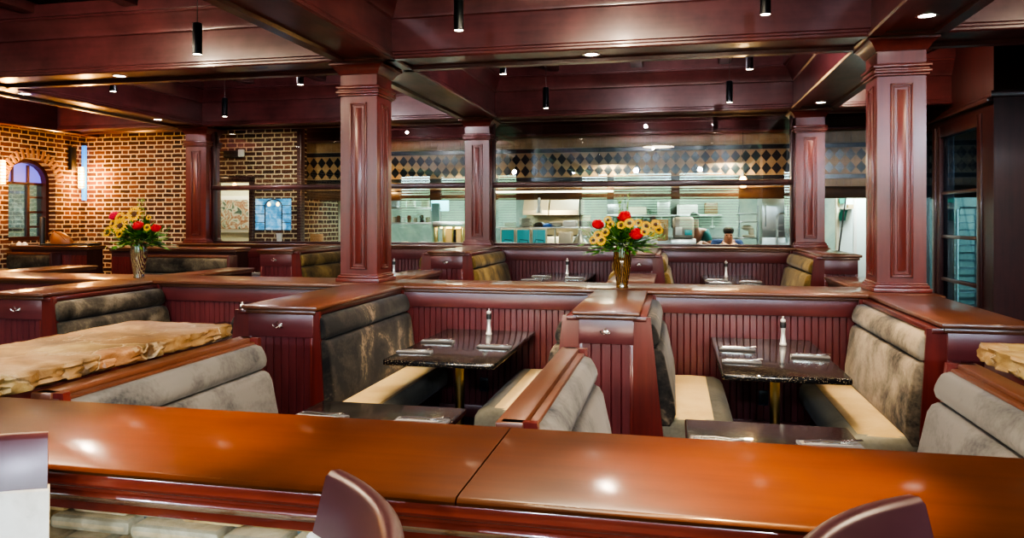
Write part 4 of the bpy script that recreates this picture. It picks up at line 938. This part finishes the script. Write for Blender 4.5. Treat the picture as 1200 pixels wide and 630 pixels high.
# hoods and light rail
for i, (x0, x1) in enumerate(((-2.60, -2.15), (-2.13, -1.62))):
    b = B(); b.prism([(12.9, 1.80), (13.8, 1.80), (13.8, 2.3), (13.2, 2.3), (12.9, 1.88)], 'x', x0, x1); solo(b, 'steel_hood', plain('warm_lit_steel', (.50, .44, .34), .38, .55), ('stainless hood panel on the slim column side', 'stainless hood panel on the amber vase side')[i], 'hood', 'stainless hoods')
t = thing('heat_rail', 'long glowing heat lamp rail hanging above the pass counter', 'lamp rail', (-1.3, 12.0, 2.1))
b = B(); b.box(-2.96, -.92, 11.7, 11.8, 2.14, 2.18, .006); b.build('rail', 'steel', t)
b = B(); b.box(-2.96, -.92, 11.69, 11.70, 2.145, 2.175); b.build('tube', plain('rail_tube', (1, .9, .7), .3, emit=(1, .88, .62), es=3), t)
for x, zb, lb in ((-2.12, 1.82, 'slim hanging heat lamp without a visible shade by the hoods'), (-1.46, 1.335, 'conical steel heat lamp hanging low over the pass counter'), (-.75, 1.72, 'hanging heat lamp behind the bouquet')):
    t = thing('heat_lamp', lb, 'heat lamp', (x, 11.85, zb), 'hanging heat lamps')
    b = B(); b.tube([(x, 11.85, zb+.22), (x, 11.85, 2.1)], .008, 8); b.build('cord', 'iron', t)
    r = .13 if zb < 1.5 else .05
    b = B(); b.lathe([(r, 0), (r*.75, .06), (r*.36, .13), (.03, .19), (.022, .25)], (x, 11.85, zb), 18, cap=False); b.build('shade', 'dull_steel', t)
    b = B(); b.ball((x, 11.85, zb+.06), .03); b.build('bulb', 'warm_glass', t)
# teal order tickets / screens on the pass
for i, x0 in enumerate((-2.72, -2.465, -2.21)):
    t = thing('order_monitor', ('teal monitor nearest the slim kitchen column', 'middle teal monitor of the three on the pass', 'teal monitor nearest the conical heat lamp')[i], 'monitor', (x0+.1, 11.7, PZ), 'teal monitors on the pass')
    b = B(); b.box(x0, x0+.24, 11.68, 11.74, PZ, PZ+.275, .008); b.build('casing', 'cream', t)
    b = B(); b.box(x0+.02, x0+.22, 11.674, 11.682, PZ+.02, PZ+.255); b.build('screen', 'teal', t)
    b = B(); b.tube([(x0+.05, 11.668, PZ+.05), (x0+.07, 11.668, PZ+.10), (x0+.19, 11.668, PZ+.09), (x0+.2, 11.668, PZ+.04)], .006, 6); b.build('handle', 'iron', t)
# shelf over the pass with stacks of plates and boxes
t = thing('pass_shelf', 'steel shelf above the teal monitors carrying plates and boxes', 'shelf', (-1.7, 12.0, PZ+.26))
b = B(); b.box(-2.85, -1.1, 11.85, 12.2, PZ+.28, PZ+.30, .005); b.build('shelf_board', 'steel', t)
for x in (-2.8, -1.9, -1.15):
    b = B(); b.tube([(x, 12.1, PZ), (x, 12.1, PZ+.285)], .012, 8); b.build('post', 'steel', t)
zs = PZ+.30
for i, (x, n_) in enumerate(((-2.63, 3), (-2.36, 6), (-1.86, 3))):
    for k in range(n_):
        b = B(); b.lathe([(.06, 0), (.115, .018), (.12, .022), (.11, .022), (.06, .008)], (x, 11.98, zs+k*.024), 20)
        solo(b, 'plate', 'white', 'white plate in the %s stack on the pass shelf%s' % (('low', 'tall', 'short far')[i], (', lowest', ', second from the bottom', ', third from the bottom', ', fourth', ', fifth', ', topmost of six')[k]), 'plate', 'stacked plates on the pass shelf')
b = B(); b.box(-1.74, -1.53, 11.9, 12.12, zs, zs+.10, .008); solo(b, 'takeout_box', 'white', 'white takeout box on the pass shelf above the conical lamp', 'box')
b = B(); b.box(-1.77, -1.57, 11.62, 11.8, PZ, PZ+.22, .006); solo(b, 'ticket_printer', 'cream', 'cream box standing on the pass below the takeout box', 'printer')
for i, (x, c_, h) in enumerate(((-2.13, 'iron', .08), (-2.0, 'blue_cloth', .06))):
    b = B(); b.loft([[(x+r*math.cos(2*PI*k/12), 11.95+r*.7*math.sin(2*PI*k/12), zs+z) for k in range(12)] for r, z in ((.10, 0), (.11, h*.4), (.07, h*.8), (.02, h))]); solo(b, 'folded_towel', c_, ('crumpled black towel beside the tall plate stack', 'crumpled blue towel next to the black one')[i], 'towel', 'towels on the pass shelf')
for i, (x, yy) in enumerate(((-1.41, 11.95), (-1.22, 11.95), (-1.3, 12.13))):
    b = B(); b.lathe([(.05, 0), (.06, .005), (.095, .06), (.105, .10), (.098, .10), (.055, .015)], (x, yy, zs), 18); solo(b, 'soup_bowl', 'white', ('white bowl beside the takeout box', 'white bowl just before the bouquet', 'white bowl tucked behind the other two')[i], 'bowl', 'white bowls on the pass shelf')
# knife block and printers beyond the vase
t = thing('wooden_crate', 'tan wooden box with inner shelf behind the bouquet on the pass', 'box', (-.2, 11.9, PZ))
b = B(); b.box(-.34, -.29, 11.75, 12.0, PZ, PZ+.42, .006); b.box(-.14, -.09, 11.75, 12.0, PZ+.1, PZ+.42, .006); b.box(-.34, -.09, 11.98, 12.0, PZ+.1, PZ+.42); b.box(-.30, -.12, 11.75, 12.0, PZ+.09, PZ+.12); b.build('case', plain('tan_wood', (.34, .21, .09), .5), t)
b = B(); b.box(-.28, -.15, 11.77, 11.95, PZ+.28, PZ+.36, .01); b.build('drawer', 'cream', t)
b = B(); b.box(-.36, -.25, 11.62, 11.72, PZ, PZ+.11, .006); solo(b, 'paper_cup', 'white', 'small white carton at the foot of the tan wooden box', 'carton')
t = thing('slicer', 'grey kitchen machine with rounded top behind the reflections', 'machine', (.14, 12.0, PZ))
b = B(); b.box(-.02, .30, 11.8, 12.1, PZ+.12, PZ+.46, .05, seg=3); b.build('housing', plain('machine_grey', (.32, .32, .28), .4), t)
b = B(); b.box(.02, .12, 11.79, 11.81, PZ+.18, PZ+.30, .004); b.build('door', 'pale', t)
b = B(); b.box(.16, .27, 11.79, 11.81, PZ+.18, PZ+.26, .004); b.build('panel', 'teal', t)
b = B(); b.box(-.05, .33, 11.8, 12.15, PZ, PZ+.12, .01); b.build('base', 'steel', t)
t = thing('range_oven', 'dark range with steel backsplash below the stainless hoods', 'oven', (-2.1, 13.4, RF))
b = B(); b.box(-2.7, -1.5, 13.0, 13.8, RF, 1.42, .01); b.build('body', 'dull_steel', t)
b = B(); b.box(-2.7, -1.5, 13.75, 13.8, 1.42, 1.80, .005); b.build('backsplash', plain('warm_backsplash', (.48, .40, .26), .4, .4), t)
for k in range(4):
    b = B(); b.lathe([(.02, 0), (.11, .01), (.12, .02)], (-2.55+k*.3, 13.35, 1.42), 12); b.build('burner', 'iron', t)
t = thing('utensil_rail', 'steel wall shelf with hanging dark utensils in the kitchen middle', 'shelf', (-.6, 15.0, 1.7))
b = B(); b.box(-1.3, .9, 14.85, 15.2, 1.78, 1.81, .005); b.build('board', 'steel', t)
for k in range(9):
    b = B(); x = -1.2+k*.24; b.tube([(x, 14.86, 1.78), (x, 14.86, 1.60)], .008, 6); b.lathe([(.02, 0), (.05, .03), (.05, .06)], (x, 14.86, 1.54), 10); b.build('ladle', 'iron' if k % 2 else 'dull_steel', t)
for i, (x, w, h, mm) in enumerate(((-1.15, .3, .22, 'dull_steel'), (-.7, .35, .16, 'cream'), (-.2, .25, .26, 'dull_steel'), (.25, .4, .2, 'white'), (.7, .25, .24, 'brown'))):
    b = B(); b.box(x-w/2, x+w/2, 14.9, 15.15, 1.81, 1.81+h, .02); solo(b, 'storage_bin', mm, ('steel bin at the hood end of the back wall shelf', 'cream bin second on the back wall shelf', 'tall steel bin in the middle of the back wall shelf', 'wide white bin on the back wall shelf', 'brown bin at the fridge end of the back wall shelf')[i], 'bin', 'bins on the back wall shelf')
t = thing('prep_table', 'steel prep table along the kitchen back wall', 'table', (-.3, 14.6, RF))
b = B(); b.box(-1.4, 1.2, 14.3, 15.1, 1.36, 1.40, .006); b.build('top', 'steel', t)
b = B(); b.box(-1.35, 1.15, 14.35, 15.05, RF, 1.36); b.build('cabinet', 'dull_steel', t)
# shelf unit, fridge and hoop rack
t = thing('equipment_shelf', 'steel wall shelf with a mixer beside the tall steel fridge', 'shelf', (1.2, 13.2, RF))
for z in (1.42, 1.69, 1.82):
    b = B(); b.box(1.04, 1.38, 13.0, 13.4, z-.02, z, .005); b.build('shelf_board', 'steel', t)
for x in (1.06, 1.36):
    b = B(); b.tube([(x, 13.05, RF), (x, 13.05, 1.95)], .018, 8); b.build('post', 'dull_steel', t)
t = thing('stand_mixer', 'small cream mixer on the steel wall shelf', 'mixer', (1.2, 13.1, 1.42))
b = B(); b.box(1.12, 1.32, 13.02, 13.2, 1.42, 1.46, .01); b.box(1.22, 1.31, 13.05, 13.15, 1.45, 1.57, .02); b.build('stand', 'cream', t)
b = B(); b.ball((1.2, 13.1, 1.58), .06, (1.6, 1, .8)); b.build('head', 'cream', t)
t = thing('steel_fridge', 'tall stainless fridge with twin doors near the kitchen doorway', 'fridge', (1.8, 13.5, RF))
b = B(); b.box(1.44, 2.16, 13.2, 13.9, RF, 2.35, .012); b.build('body', 'steel', t)
for x0 in (1.445, 1.80):
    b = B(); b.box(x0, x0+.35, 13.17, 13.2, 1.42, 2.32, .006); dr = b.build('door', 'steel', t)
    b = B(); b.tube([(x0+.05, 13.14, 1.6), (x0+.05, 13.14, 2.0)], .01, 8); b.build('handle', 'chrome', dr)
t = thing('hoop_rack', 'wire rack with arched top on the pass by the end column', 'rack', (1.56, 11.7, PZ))
for y in (11.62, 11.78):
    b = B(); b.tube([(1.495, y, PZ)]+[(1.495+.07-.07*math.cos(PI*i/8), y, PZ+.44+.07*math.sin(PI*i/8)) for i in range(9)]+[(1.635, y, PZ)], .009, 8); b.build('hoop', 'steel', t)
for z in (.06, .15, .24, .33, .42):
    b = B(); b.box(1.495, 1.635, 11.62, 11.78, PZ+z, PZ+z+.008); b.build('wire_shelf', 'steel', t)
for i, x in enumerate((.95, 1.06, 1.16)):
    b = B(); b.lathe([(.045, 0), (.07, .03), (.072, .04), (.04, .012)], (x+.05, 11.75, PZ), 14); solo(b, 'pan', ('brown', 'cream', 'iron')[i], ('brown dish on the pass near the hoop rack', 'cream dish in the middle on the pass', 'black pan on the pass beside the hoop rack')[i], 'dish', 'dishes by the hoop rack')
b = B(); b.box(-3.55, -3.5, 11.8, 11.85, PZ, PZ+.26, .01); solo(b, 'knife_steel', 'iron', 'dark upright tool at the edge of the steel shelving', 'tool')
for i, x in enumerate((-4.35, -4.05, -3.75)):
    b = B(); b.loft([[(x+r*math.cos(2*PI*k/12), 11.75+r*.7*math.sin(2*PI*k/12), PZ+z) for k in range(12)] for r, z in ((.12, 0), (.13, .015), (.09, .045), (.02, .055))]); solo(b, 'food_tray', ('cream', 'white', 'cream')[i], ('cream dish below the canister shelf, brick side', 'white dish below the canister shelf', 'cream dish below the strip curtain')[i], 'dish', 'dishes below the canister shelf')
# items on the far-left end of the pony cap
b = B(); b.lathe([(.035, 0), (.05, .14), (.052, .155), (.046, .155)], (-6.05, 10.7, ZR), 16); solo(b, 'white_cup', 'white', 'white cup on the wall cap before the lit brick', 'cup')
b = B(); b.box(-5.66, -5.5, 10.95, 11.1, ZR-.05, ZR+.14, .01); solo(b, 'knife_block', plain('orange_wood', (.40, .19, .06), .5), 'orange wooden block at the end of the lit brick', 'knife block')
b = B(); b.box(-5.7, -5.3, 10.9, 11.5, RF, ZR-.05); solo(b, 'prep_stand', 'dull_steel', 'dull steel stand beneath the orange wooden block', 'stand')
b = B(); b.lathe([(.16, 0), (.17, .02), (.14, .024), (.05, .02)], (-6.45, 10.72, ZR), 18); solo(b, 'serving_tray', 'iron', 'black round tray on the cap below the blue window reflection', 'tray')
# glowing lanterns under the bulkhead
for i, (x, y, z) in enumerate(((-4.85, 11.8, 2.2), (1.02, 11.8, 2.2))):
    t = thing('kitchen_lantern', ('warm lantern glowing under the tiles on the brick side', 'warm lantern glowing under the tiles near the end column')[i], 'lantern', (x, y, z), 'warm lanterns under the tiles')
    b = B(); b.lathe([(.035, 0), (.05, .02), (.05, .14), (.03, .17)], (x, y, z), 12); b.build('glass', 'warm_glass', t)
    b = B(); b.lathe([(.055, .17), (.03, .2), (.01, .24)], (x, y, z), 12); b.build('cap', 'iron', t)
    b = B(); b.tube([(x, y+.01, z+.23), (x, y+.01, 3.06)], .004, 6); b.build('hanging_rod', 'iron', t)
    light('lantern_glow', 'POINT', (x, y-.12, z+.08), 10, (1, .6, .25), .05)
# kitchen doorway side: pale door, shelf with gloves, white wall
t = thing('pale_door', 'pale open kitchen door with metal edge beyond the end column', 'door', (2.9, 13.0, RF))
b = B(); b.box(2.60, 2.81, 12.9, 12.95, RF, 2.4, .006); b.box(2.86, 3.3, 12.92, 12.95, RF, 2.4, .006); b.build('leaf', 'pale', t)
b = B(); b.box(2.81, 2.86, 12.88, 12.97, RF, 2.4, .004); b.build('edge_strip', 'white', t)
b = B(); b.box(2.55, 2.60, 12.88, 12.97, RF, 2.4, .006); b.build('jamb', 'cream', t)
t = thing('glove_rack', 'small shelf with tan boxes on the pale kitchen door', 'shelf', (2.9, 12.8, 1.8))
b = B(); b.box(2.61, 2.80, 12.74, 12.9, 1.885, 1.90, .004); b.build('board', 'cream', t)
for i, (x, z) in enumerate(((2.64, 1.70), (2.64, 1.98))):
    b = B(); b.loft([[(x+dx-.04, 12.84, z+h), (x+dx2+.04, 12.84, z+h), (x+dx2+.04, 12.89, z+h), (x+dx-.04, 12.89, z+h)] for dx, dx2, h in ((.0, .0, 0), (-.01, .01, .06), (.0, .02, .12), (.02, .04, .17))]); solo(b, 'rubber_glove', 'green_glove', ('lower green rubber glove hanging on the pale door', 'upper green rubber glove hanging on the pale door')[i], 'glove', 'green gloves on the pale door')
b = B(); b.box(2.70, 2.79, 12.76, 12.88, 1.90, 1.96, .006); solo(b, 'glove_box', plain('tan_card', (.5, .36, .18), .7), 'tan carton on the small shelf of the pale door', 'carton')
b = B(); b.tube([(2.35, 12.3, RF), (2.62, 12.5, 2.1)], .012, 8); solo(b, 'mop_handle', 'iron', 'thin dark pole leaning beside the pale door', 'pole')
# tray rack behind the glazed side door
t = thing('tray_rack', 'tall steel tray rack behind the glazed side door', 'rack', (3.97, 11.5, RF))
for x in (3.78, 4.16):
    for y in (11.28, 11.72):
        b = B(); b.tube([(x, y, RF), (x, y, 1.86)], .014, 8); b.build('post', 'steel', t)
b = B(); b.tube([(3.78, 11.28, 1.8), (3.82, 11.28, 1.88), (4.12, 11.28, 1.88), (4.16, 11.28, 1.8)], .014, 8); b.build('top_bar', 'steel', t)
for k in range(14):
    z = RF+.2+k*.105
    b = B(); b.box(3.78, 4.16, 11.28, 11.72, z, z+.012, .003); b.build('tray', 'dull_steel' if k % 3 else 'white', t)
light('rack_lamp', 'POINT', (4.3, 10.4, 2.0), 9, (.55, .85, 1), .05)

# ------------------------------------------------------------------ kitchen workers
def body(parent, name, joints, edges, mat, sub=2):
    me = bpy.data.meshes.new(name); names = list(joints)
    off = Vector(parent['_o'])
    me.from_pydata([Vector(joints[k][:3])-off for k in names], [(names.index(a), names.index(c)) for a, c in edges], [])
    o = bpy.data.objects.new(name, me); C.objects.link(o); o.parent = parent; o['_o'] = parent['_o']
    md = o.modifiers.new('skin', 'SKIN'); sv = me.skin_vertices[0].data
    for i, k in enumerate(names): r = joints[k][3]; sv[i].radius = (r, joints[k][4] if len(joints[k]) > 4 else r); sv[i].use_root = (i == 0)
    md.use_smooth_shade = True
    s = o.modifiers.new('sub', 'SUBSURF'); s.levels = sub; s.render_levels = sub
    me.materials.append(M[mat]); return o
def worker(x, y, bend, shirt, label, reach):
    t = thing('person', label, 'person', (x, y, RF))
    f = -1   # faces the camera (-y)
    def spine(h, fwd): return (x, y+f*fwd, RF+h)
    by = bend
    hip = spine(.95, 0); ch = spine(.95+.38*math.cos(by), .38*math.sin(by)); nk = spine(.95+.55*math.cos(by), .55*math.sin(by)); hd = (nk[0], nk[1]+f*(.04+.1*math.sin(by)), nk[2]+.10*math.cos(by*.6)); tp = (hd[0], hd[1]+f*.02, hd[2]+.13)
    J = {'hip': (*hip, .15, .11), 'chest': (*ch, .17, .12), 'neck': (*nk, .06), 'head': (*hd, .078, .09), 'crown': (*tp, .06, .07)}
    E = [('hip', 'chest'), ('chest', 'neck'), ('neck', 'head'), ('head', 'crown')]
    for s in (-1, 1):
        sh = (x+s*.19, ch[1]+f*.03*by, ch[2]+.12*math.cos(by)); el = (x+s*.25, sh[1]+f*.12, sh[2]-.26); ha = (x+s*reach, el[1]+f*.20, max(PZ+.06, el[2]-.02)); fi = (ha[0]-s*.05, ha[1]+f*.08, ha[2]-.02)
        k = 'l' if s < 0 else 'r'
        J.update({'sh'+k: (*sh, .065), 'el'+k: (*el, .045), 'wr'+k: (*ha, .030), 'pa'+k: (*fi, .038, .02)})
        E += [('chest', 'sh'+k), ('sh'+k, 'el'+k), ('el'+k, 'wr'+k), ('wr'+k, 'pa'+k)]
        for q in range(4):
            J['f%d%s' % (q, k)] = (fi[0]+(q-1.5)*.018, fi[1]+f*.075, fi[2]-.025, .009); E.append(('pa'+k, 'f%d%s' % (q, k)))
        J['t'+k] = (fi[0]-s*.045, fi[1]+f*.02, fi[2]-.015, .010); E.append(('wr'+k, 't'+k))
        J.update({'kn'+k: (x+s*.10, y+f*.03, RF+.5, .065), 'an'+k: (x+s*.11, y+.02, RF+.09, .045), 'to'+k: (x+s*.12, y+f*.16, RF+.04, .035)})
        E += [('hip', 'kn'+k), ('kn'+k, 'an'+k), ('an'+k, 'to'+k)]
    body(t, 'body', J, E, 'skin')
    T = {'hip': (hip[0], hip[1], hip[2]-.02, .17, .13), 'chest': (*ch, .195, .145), 'collar': (nk[0], nk[1], nk[2]-.05, .10, .09)}
    TE = [('hip', 'chest'), ('chest', 'collar')]
    for s in (-1, 1):
        k = 'l' if s < 0 else 'r'; a = J['sh'+k]; e = J['el'+k]; m = [a[i]+(e[i]-a[i])*.75 for i in range(3)]
        T['sh'+k] = (*a[:3], .085); T['cuff'+k] = (*m, .066); TE += [('chest', 'sh'+k), ('sh'+k, 'cuff'+k)]
    body(t, 'shirt', T, TE, shirt)
    Q = {'hip': (hip[0], hip[1], hip[2]-.08, .165, .125)}; QE = []
    for s in (-1, 1):
        k = 'l' if s < 0 else 'r'; Q['kn'+k] = (*J['kn'+k][:3], .085); Q['an'+k] = (J['an'+k][0], J['an'+k][1], RF+.12, .065); QE += [('hip', 'kn'+k), ('kn'+k, 'an'+k)]
    body(t, 'trousers', Q, QE, 'dark_cloth')
    b = B(); b.ball((tp[0], tp[1]-f*.03, tp[2]-.015), .098, (.86, 1, .8), 16); b.build('hair', 'hair', t)
    b = B()
    for s in (-1, 1): b.ball((hd[0]+s*.032, hd[1]+f*.088, hd[2]+.045), .011, (1, .6, .7), 8)
    b.build('eyes', 'black', t)
    b = B(); b.ball((hd[0], hd[1]+f*.098, hd[2]+.015), .015, (.7, 1, 1.3), 8); b.build('nose', 'skin', t)
    b = B(); b.box(hd[0]-.022, hd[0]+.022, hd[1]+f*.094, hd[1]+f*.08, hd[2]-.022, hd[2]-.014, .003); b.build('mouth', plain('lip', (.35, .10, .08), .5), t)
worker(.33, 13.1, .75, 'teal_cloth', 'kitchen worker in a teal shirt bending over the counter', .12)
worker(.82, 12.62, 1.2, 'navy_cloth', 'kitchen worker in a navy shirt bending low with rounded back', .10)

# ------------------------------------------------------------------ light sources
WARM = (1, .80, .55); COOL = (.78, .90, 1)
for x in (-4.2, -1.6, .8, 3.2): light('kitchen_panel', 'AREA', (x, 13.4, 2.72), 62, (.80, 1, .92), 1.0)
for x in (-3.2, -1.0, .8): light('pass_light', 'AREA', (x, 11.7, 2.6), 20, (1, .85, .55), .5)
light('hood_light', 'AREA', (-2.1, 12.3, 2.0), 14, (1, .80, .48), .5, rot=(rad(60), 0, 0))
light('doorway_light', 'AREA', (2.9, 12.45, 2.6), 36, (.8, 1, .97), .4)
# counter spots above the camera side
for x, y, e in ((-1.50, 2.02, 46), (.19, 1.97, 46), (-3.2, 2.1, 20), (2.0, 2.0, 20), (-.65, 2.0, 8)): light('counter_spot', 'SPOT', (x, y, 3.1), e*12, (1, .60, .24), .03, 30, 1)
for x in (-1.42, .42): light('booth_fill_light', 'AREA', (x, 2.31, .88), 11, (1, .82, .62), sx=1.2, sy=.08, rot=(rad(82), 0, 0))  # unseen fill added behind the counter to lift the dark booths
light('counter_wash', 'AREA', (-.4, 1.4, 3.6), 22, (1, .80, .55), .8)
# unseen fill lamps added under the ceiling to lift the room light
for x in (-5.2, -.5, 4.0): light('coffer_fill', 'AREA', (x, 3.9, 3.68), 75, (1, .80, .56), 1.6, rot=(0, 0, 0))
light('side_wall_fill', 'POINT', (2.3, 9.3, 3.45), 38, (1, .80, .62), .03)  # unseen fill behind the column, added to brighten the side wall
light('brick_wash', 'SPOT', (-8.7, 9.3, 3.0), 60, (1, .70, .38), .2, 110, .9, rot=(rad(58), 0, rad(-2)))
light('brick_wash', 'SPOT', (-5.5, 9.3, 3.1), 130, (1, .86, .64), .08, 56, .8, rot=Vector((-1.0, 1.9, -.85)).to_track_quat('-Z', 'Y').to_euler())  # unseen spot added to brighten the brick behind the glass
# daylight: world through the windows, with portals
for x0, x1 in WIN:
    o = light('window_portal', 'AREA', ((x0+x1)/2, -4.34, (WZ0+WZ1)/2), 1, (1, 1, 1), sx=x1-x0, sy=WZ1-WZ0, rot=(rad(90), 0, 0))
    o.data.cycles.is_portal = True
for x in (-7.5, -5.2, -3.2, -1.2, .8, 2.8, 5): light('daylight_fill', 'SPOT', (x, -3.2, 3.3), 230, (.70, .80, 1), .07, 150, .6, rot=(rad(84), 0, 0))  # unseen cool spots added to strengthen the window daylight
for x in (-8.7, -5.1, -.5, 4.1):
    for y in (2.5, 5.2): light('coffer_fill_point', 'POINT', (x, y, 3.45), 24, (1, .80, .58), .025)  # unseen points added in the coffers to brighten crown and lattice
    if x < 4: light('rear_coffer_fill', 'POINT', (x, 7.35, 3.42), 75, (.92, .84, .86), .025)  # unseen points added to brighten the rear beam face
    if -6 < x < 4: light('rear_coffer_fill', 'POINT', (x+1.2, 7.35, 3.42), 40, (.92, .84, .86), .025)
wd = bpy.data.worlds.new('world'); bpy.context.scene.world = wd; wd.use_nodes = True
nt = wd.node_tree; bg = nt.nodes['Background']; tc = N(nt, 'ShaderNodeTexCoord'); sp = N(nt, 'ShaderNodeSeparateXYZ')
L(nt, tc.outputs['Generated'], sp.inputs[0])
nz = N(nt, 'ShaderNodeTexNoise', i_Scale=9, i_Detail=5); L(nt, tc.outputs['Generated'], nz.inputs[0])
h = mth(nt, 'ADD', sp.outputs[2], mth(nt, 'MULTIPLY', mth(nt, 'SUBTRACT', nz.outputs[0], .5), .25))
L(nt, ramp(nt, h, [(.0, (.10, .20, .12)), (.035, (.20, .42, .24)), (.065, (.62, .95, .98)), (.5, (.62, .80, 1))]), bg.inputs[0]); bg.inputs[1].default_value = 9.5

# ------------------------------------------------------------------ camera
cam = bpy.data.cameras.new('camera'); co = bpy.data.objects.new('camera', cam); C.objects.link(co)
co.location = (0, 0, 1.72); co.rotation_euler = (rad(90), 0, rad(12.22))
cam.sensor_width = 36; cam.lens = 877/1200*36; cam.shift_y = -58/1200; cam.clip_start = .02; cam.clip_end = 100
bpy.context.scene.camera = co
sc = bpy.context.scene
sc.view_settings.view_transform = 'AgX'; sc.view_settings.look = 'AgX - High Contrast'; sc.view_settings.exposure = .75
sc.cycles.max_bounces = 8; sc.cycles.transparent_max_bounces = 12; sc.cycles.sample_clamp_indirect = 6; sc.cycles.caustics_reflective = False; sc.cycles.caustics_refractive = False
for o in sc.objects:
    if '_o' in o: del o['_o']
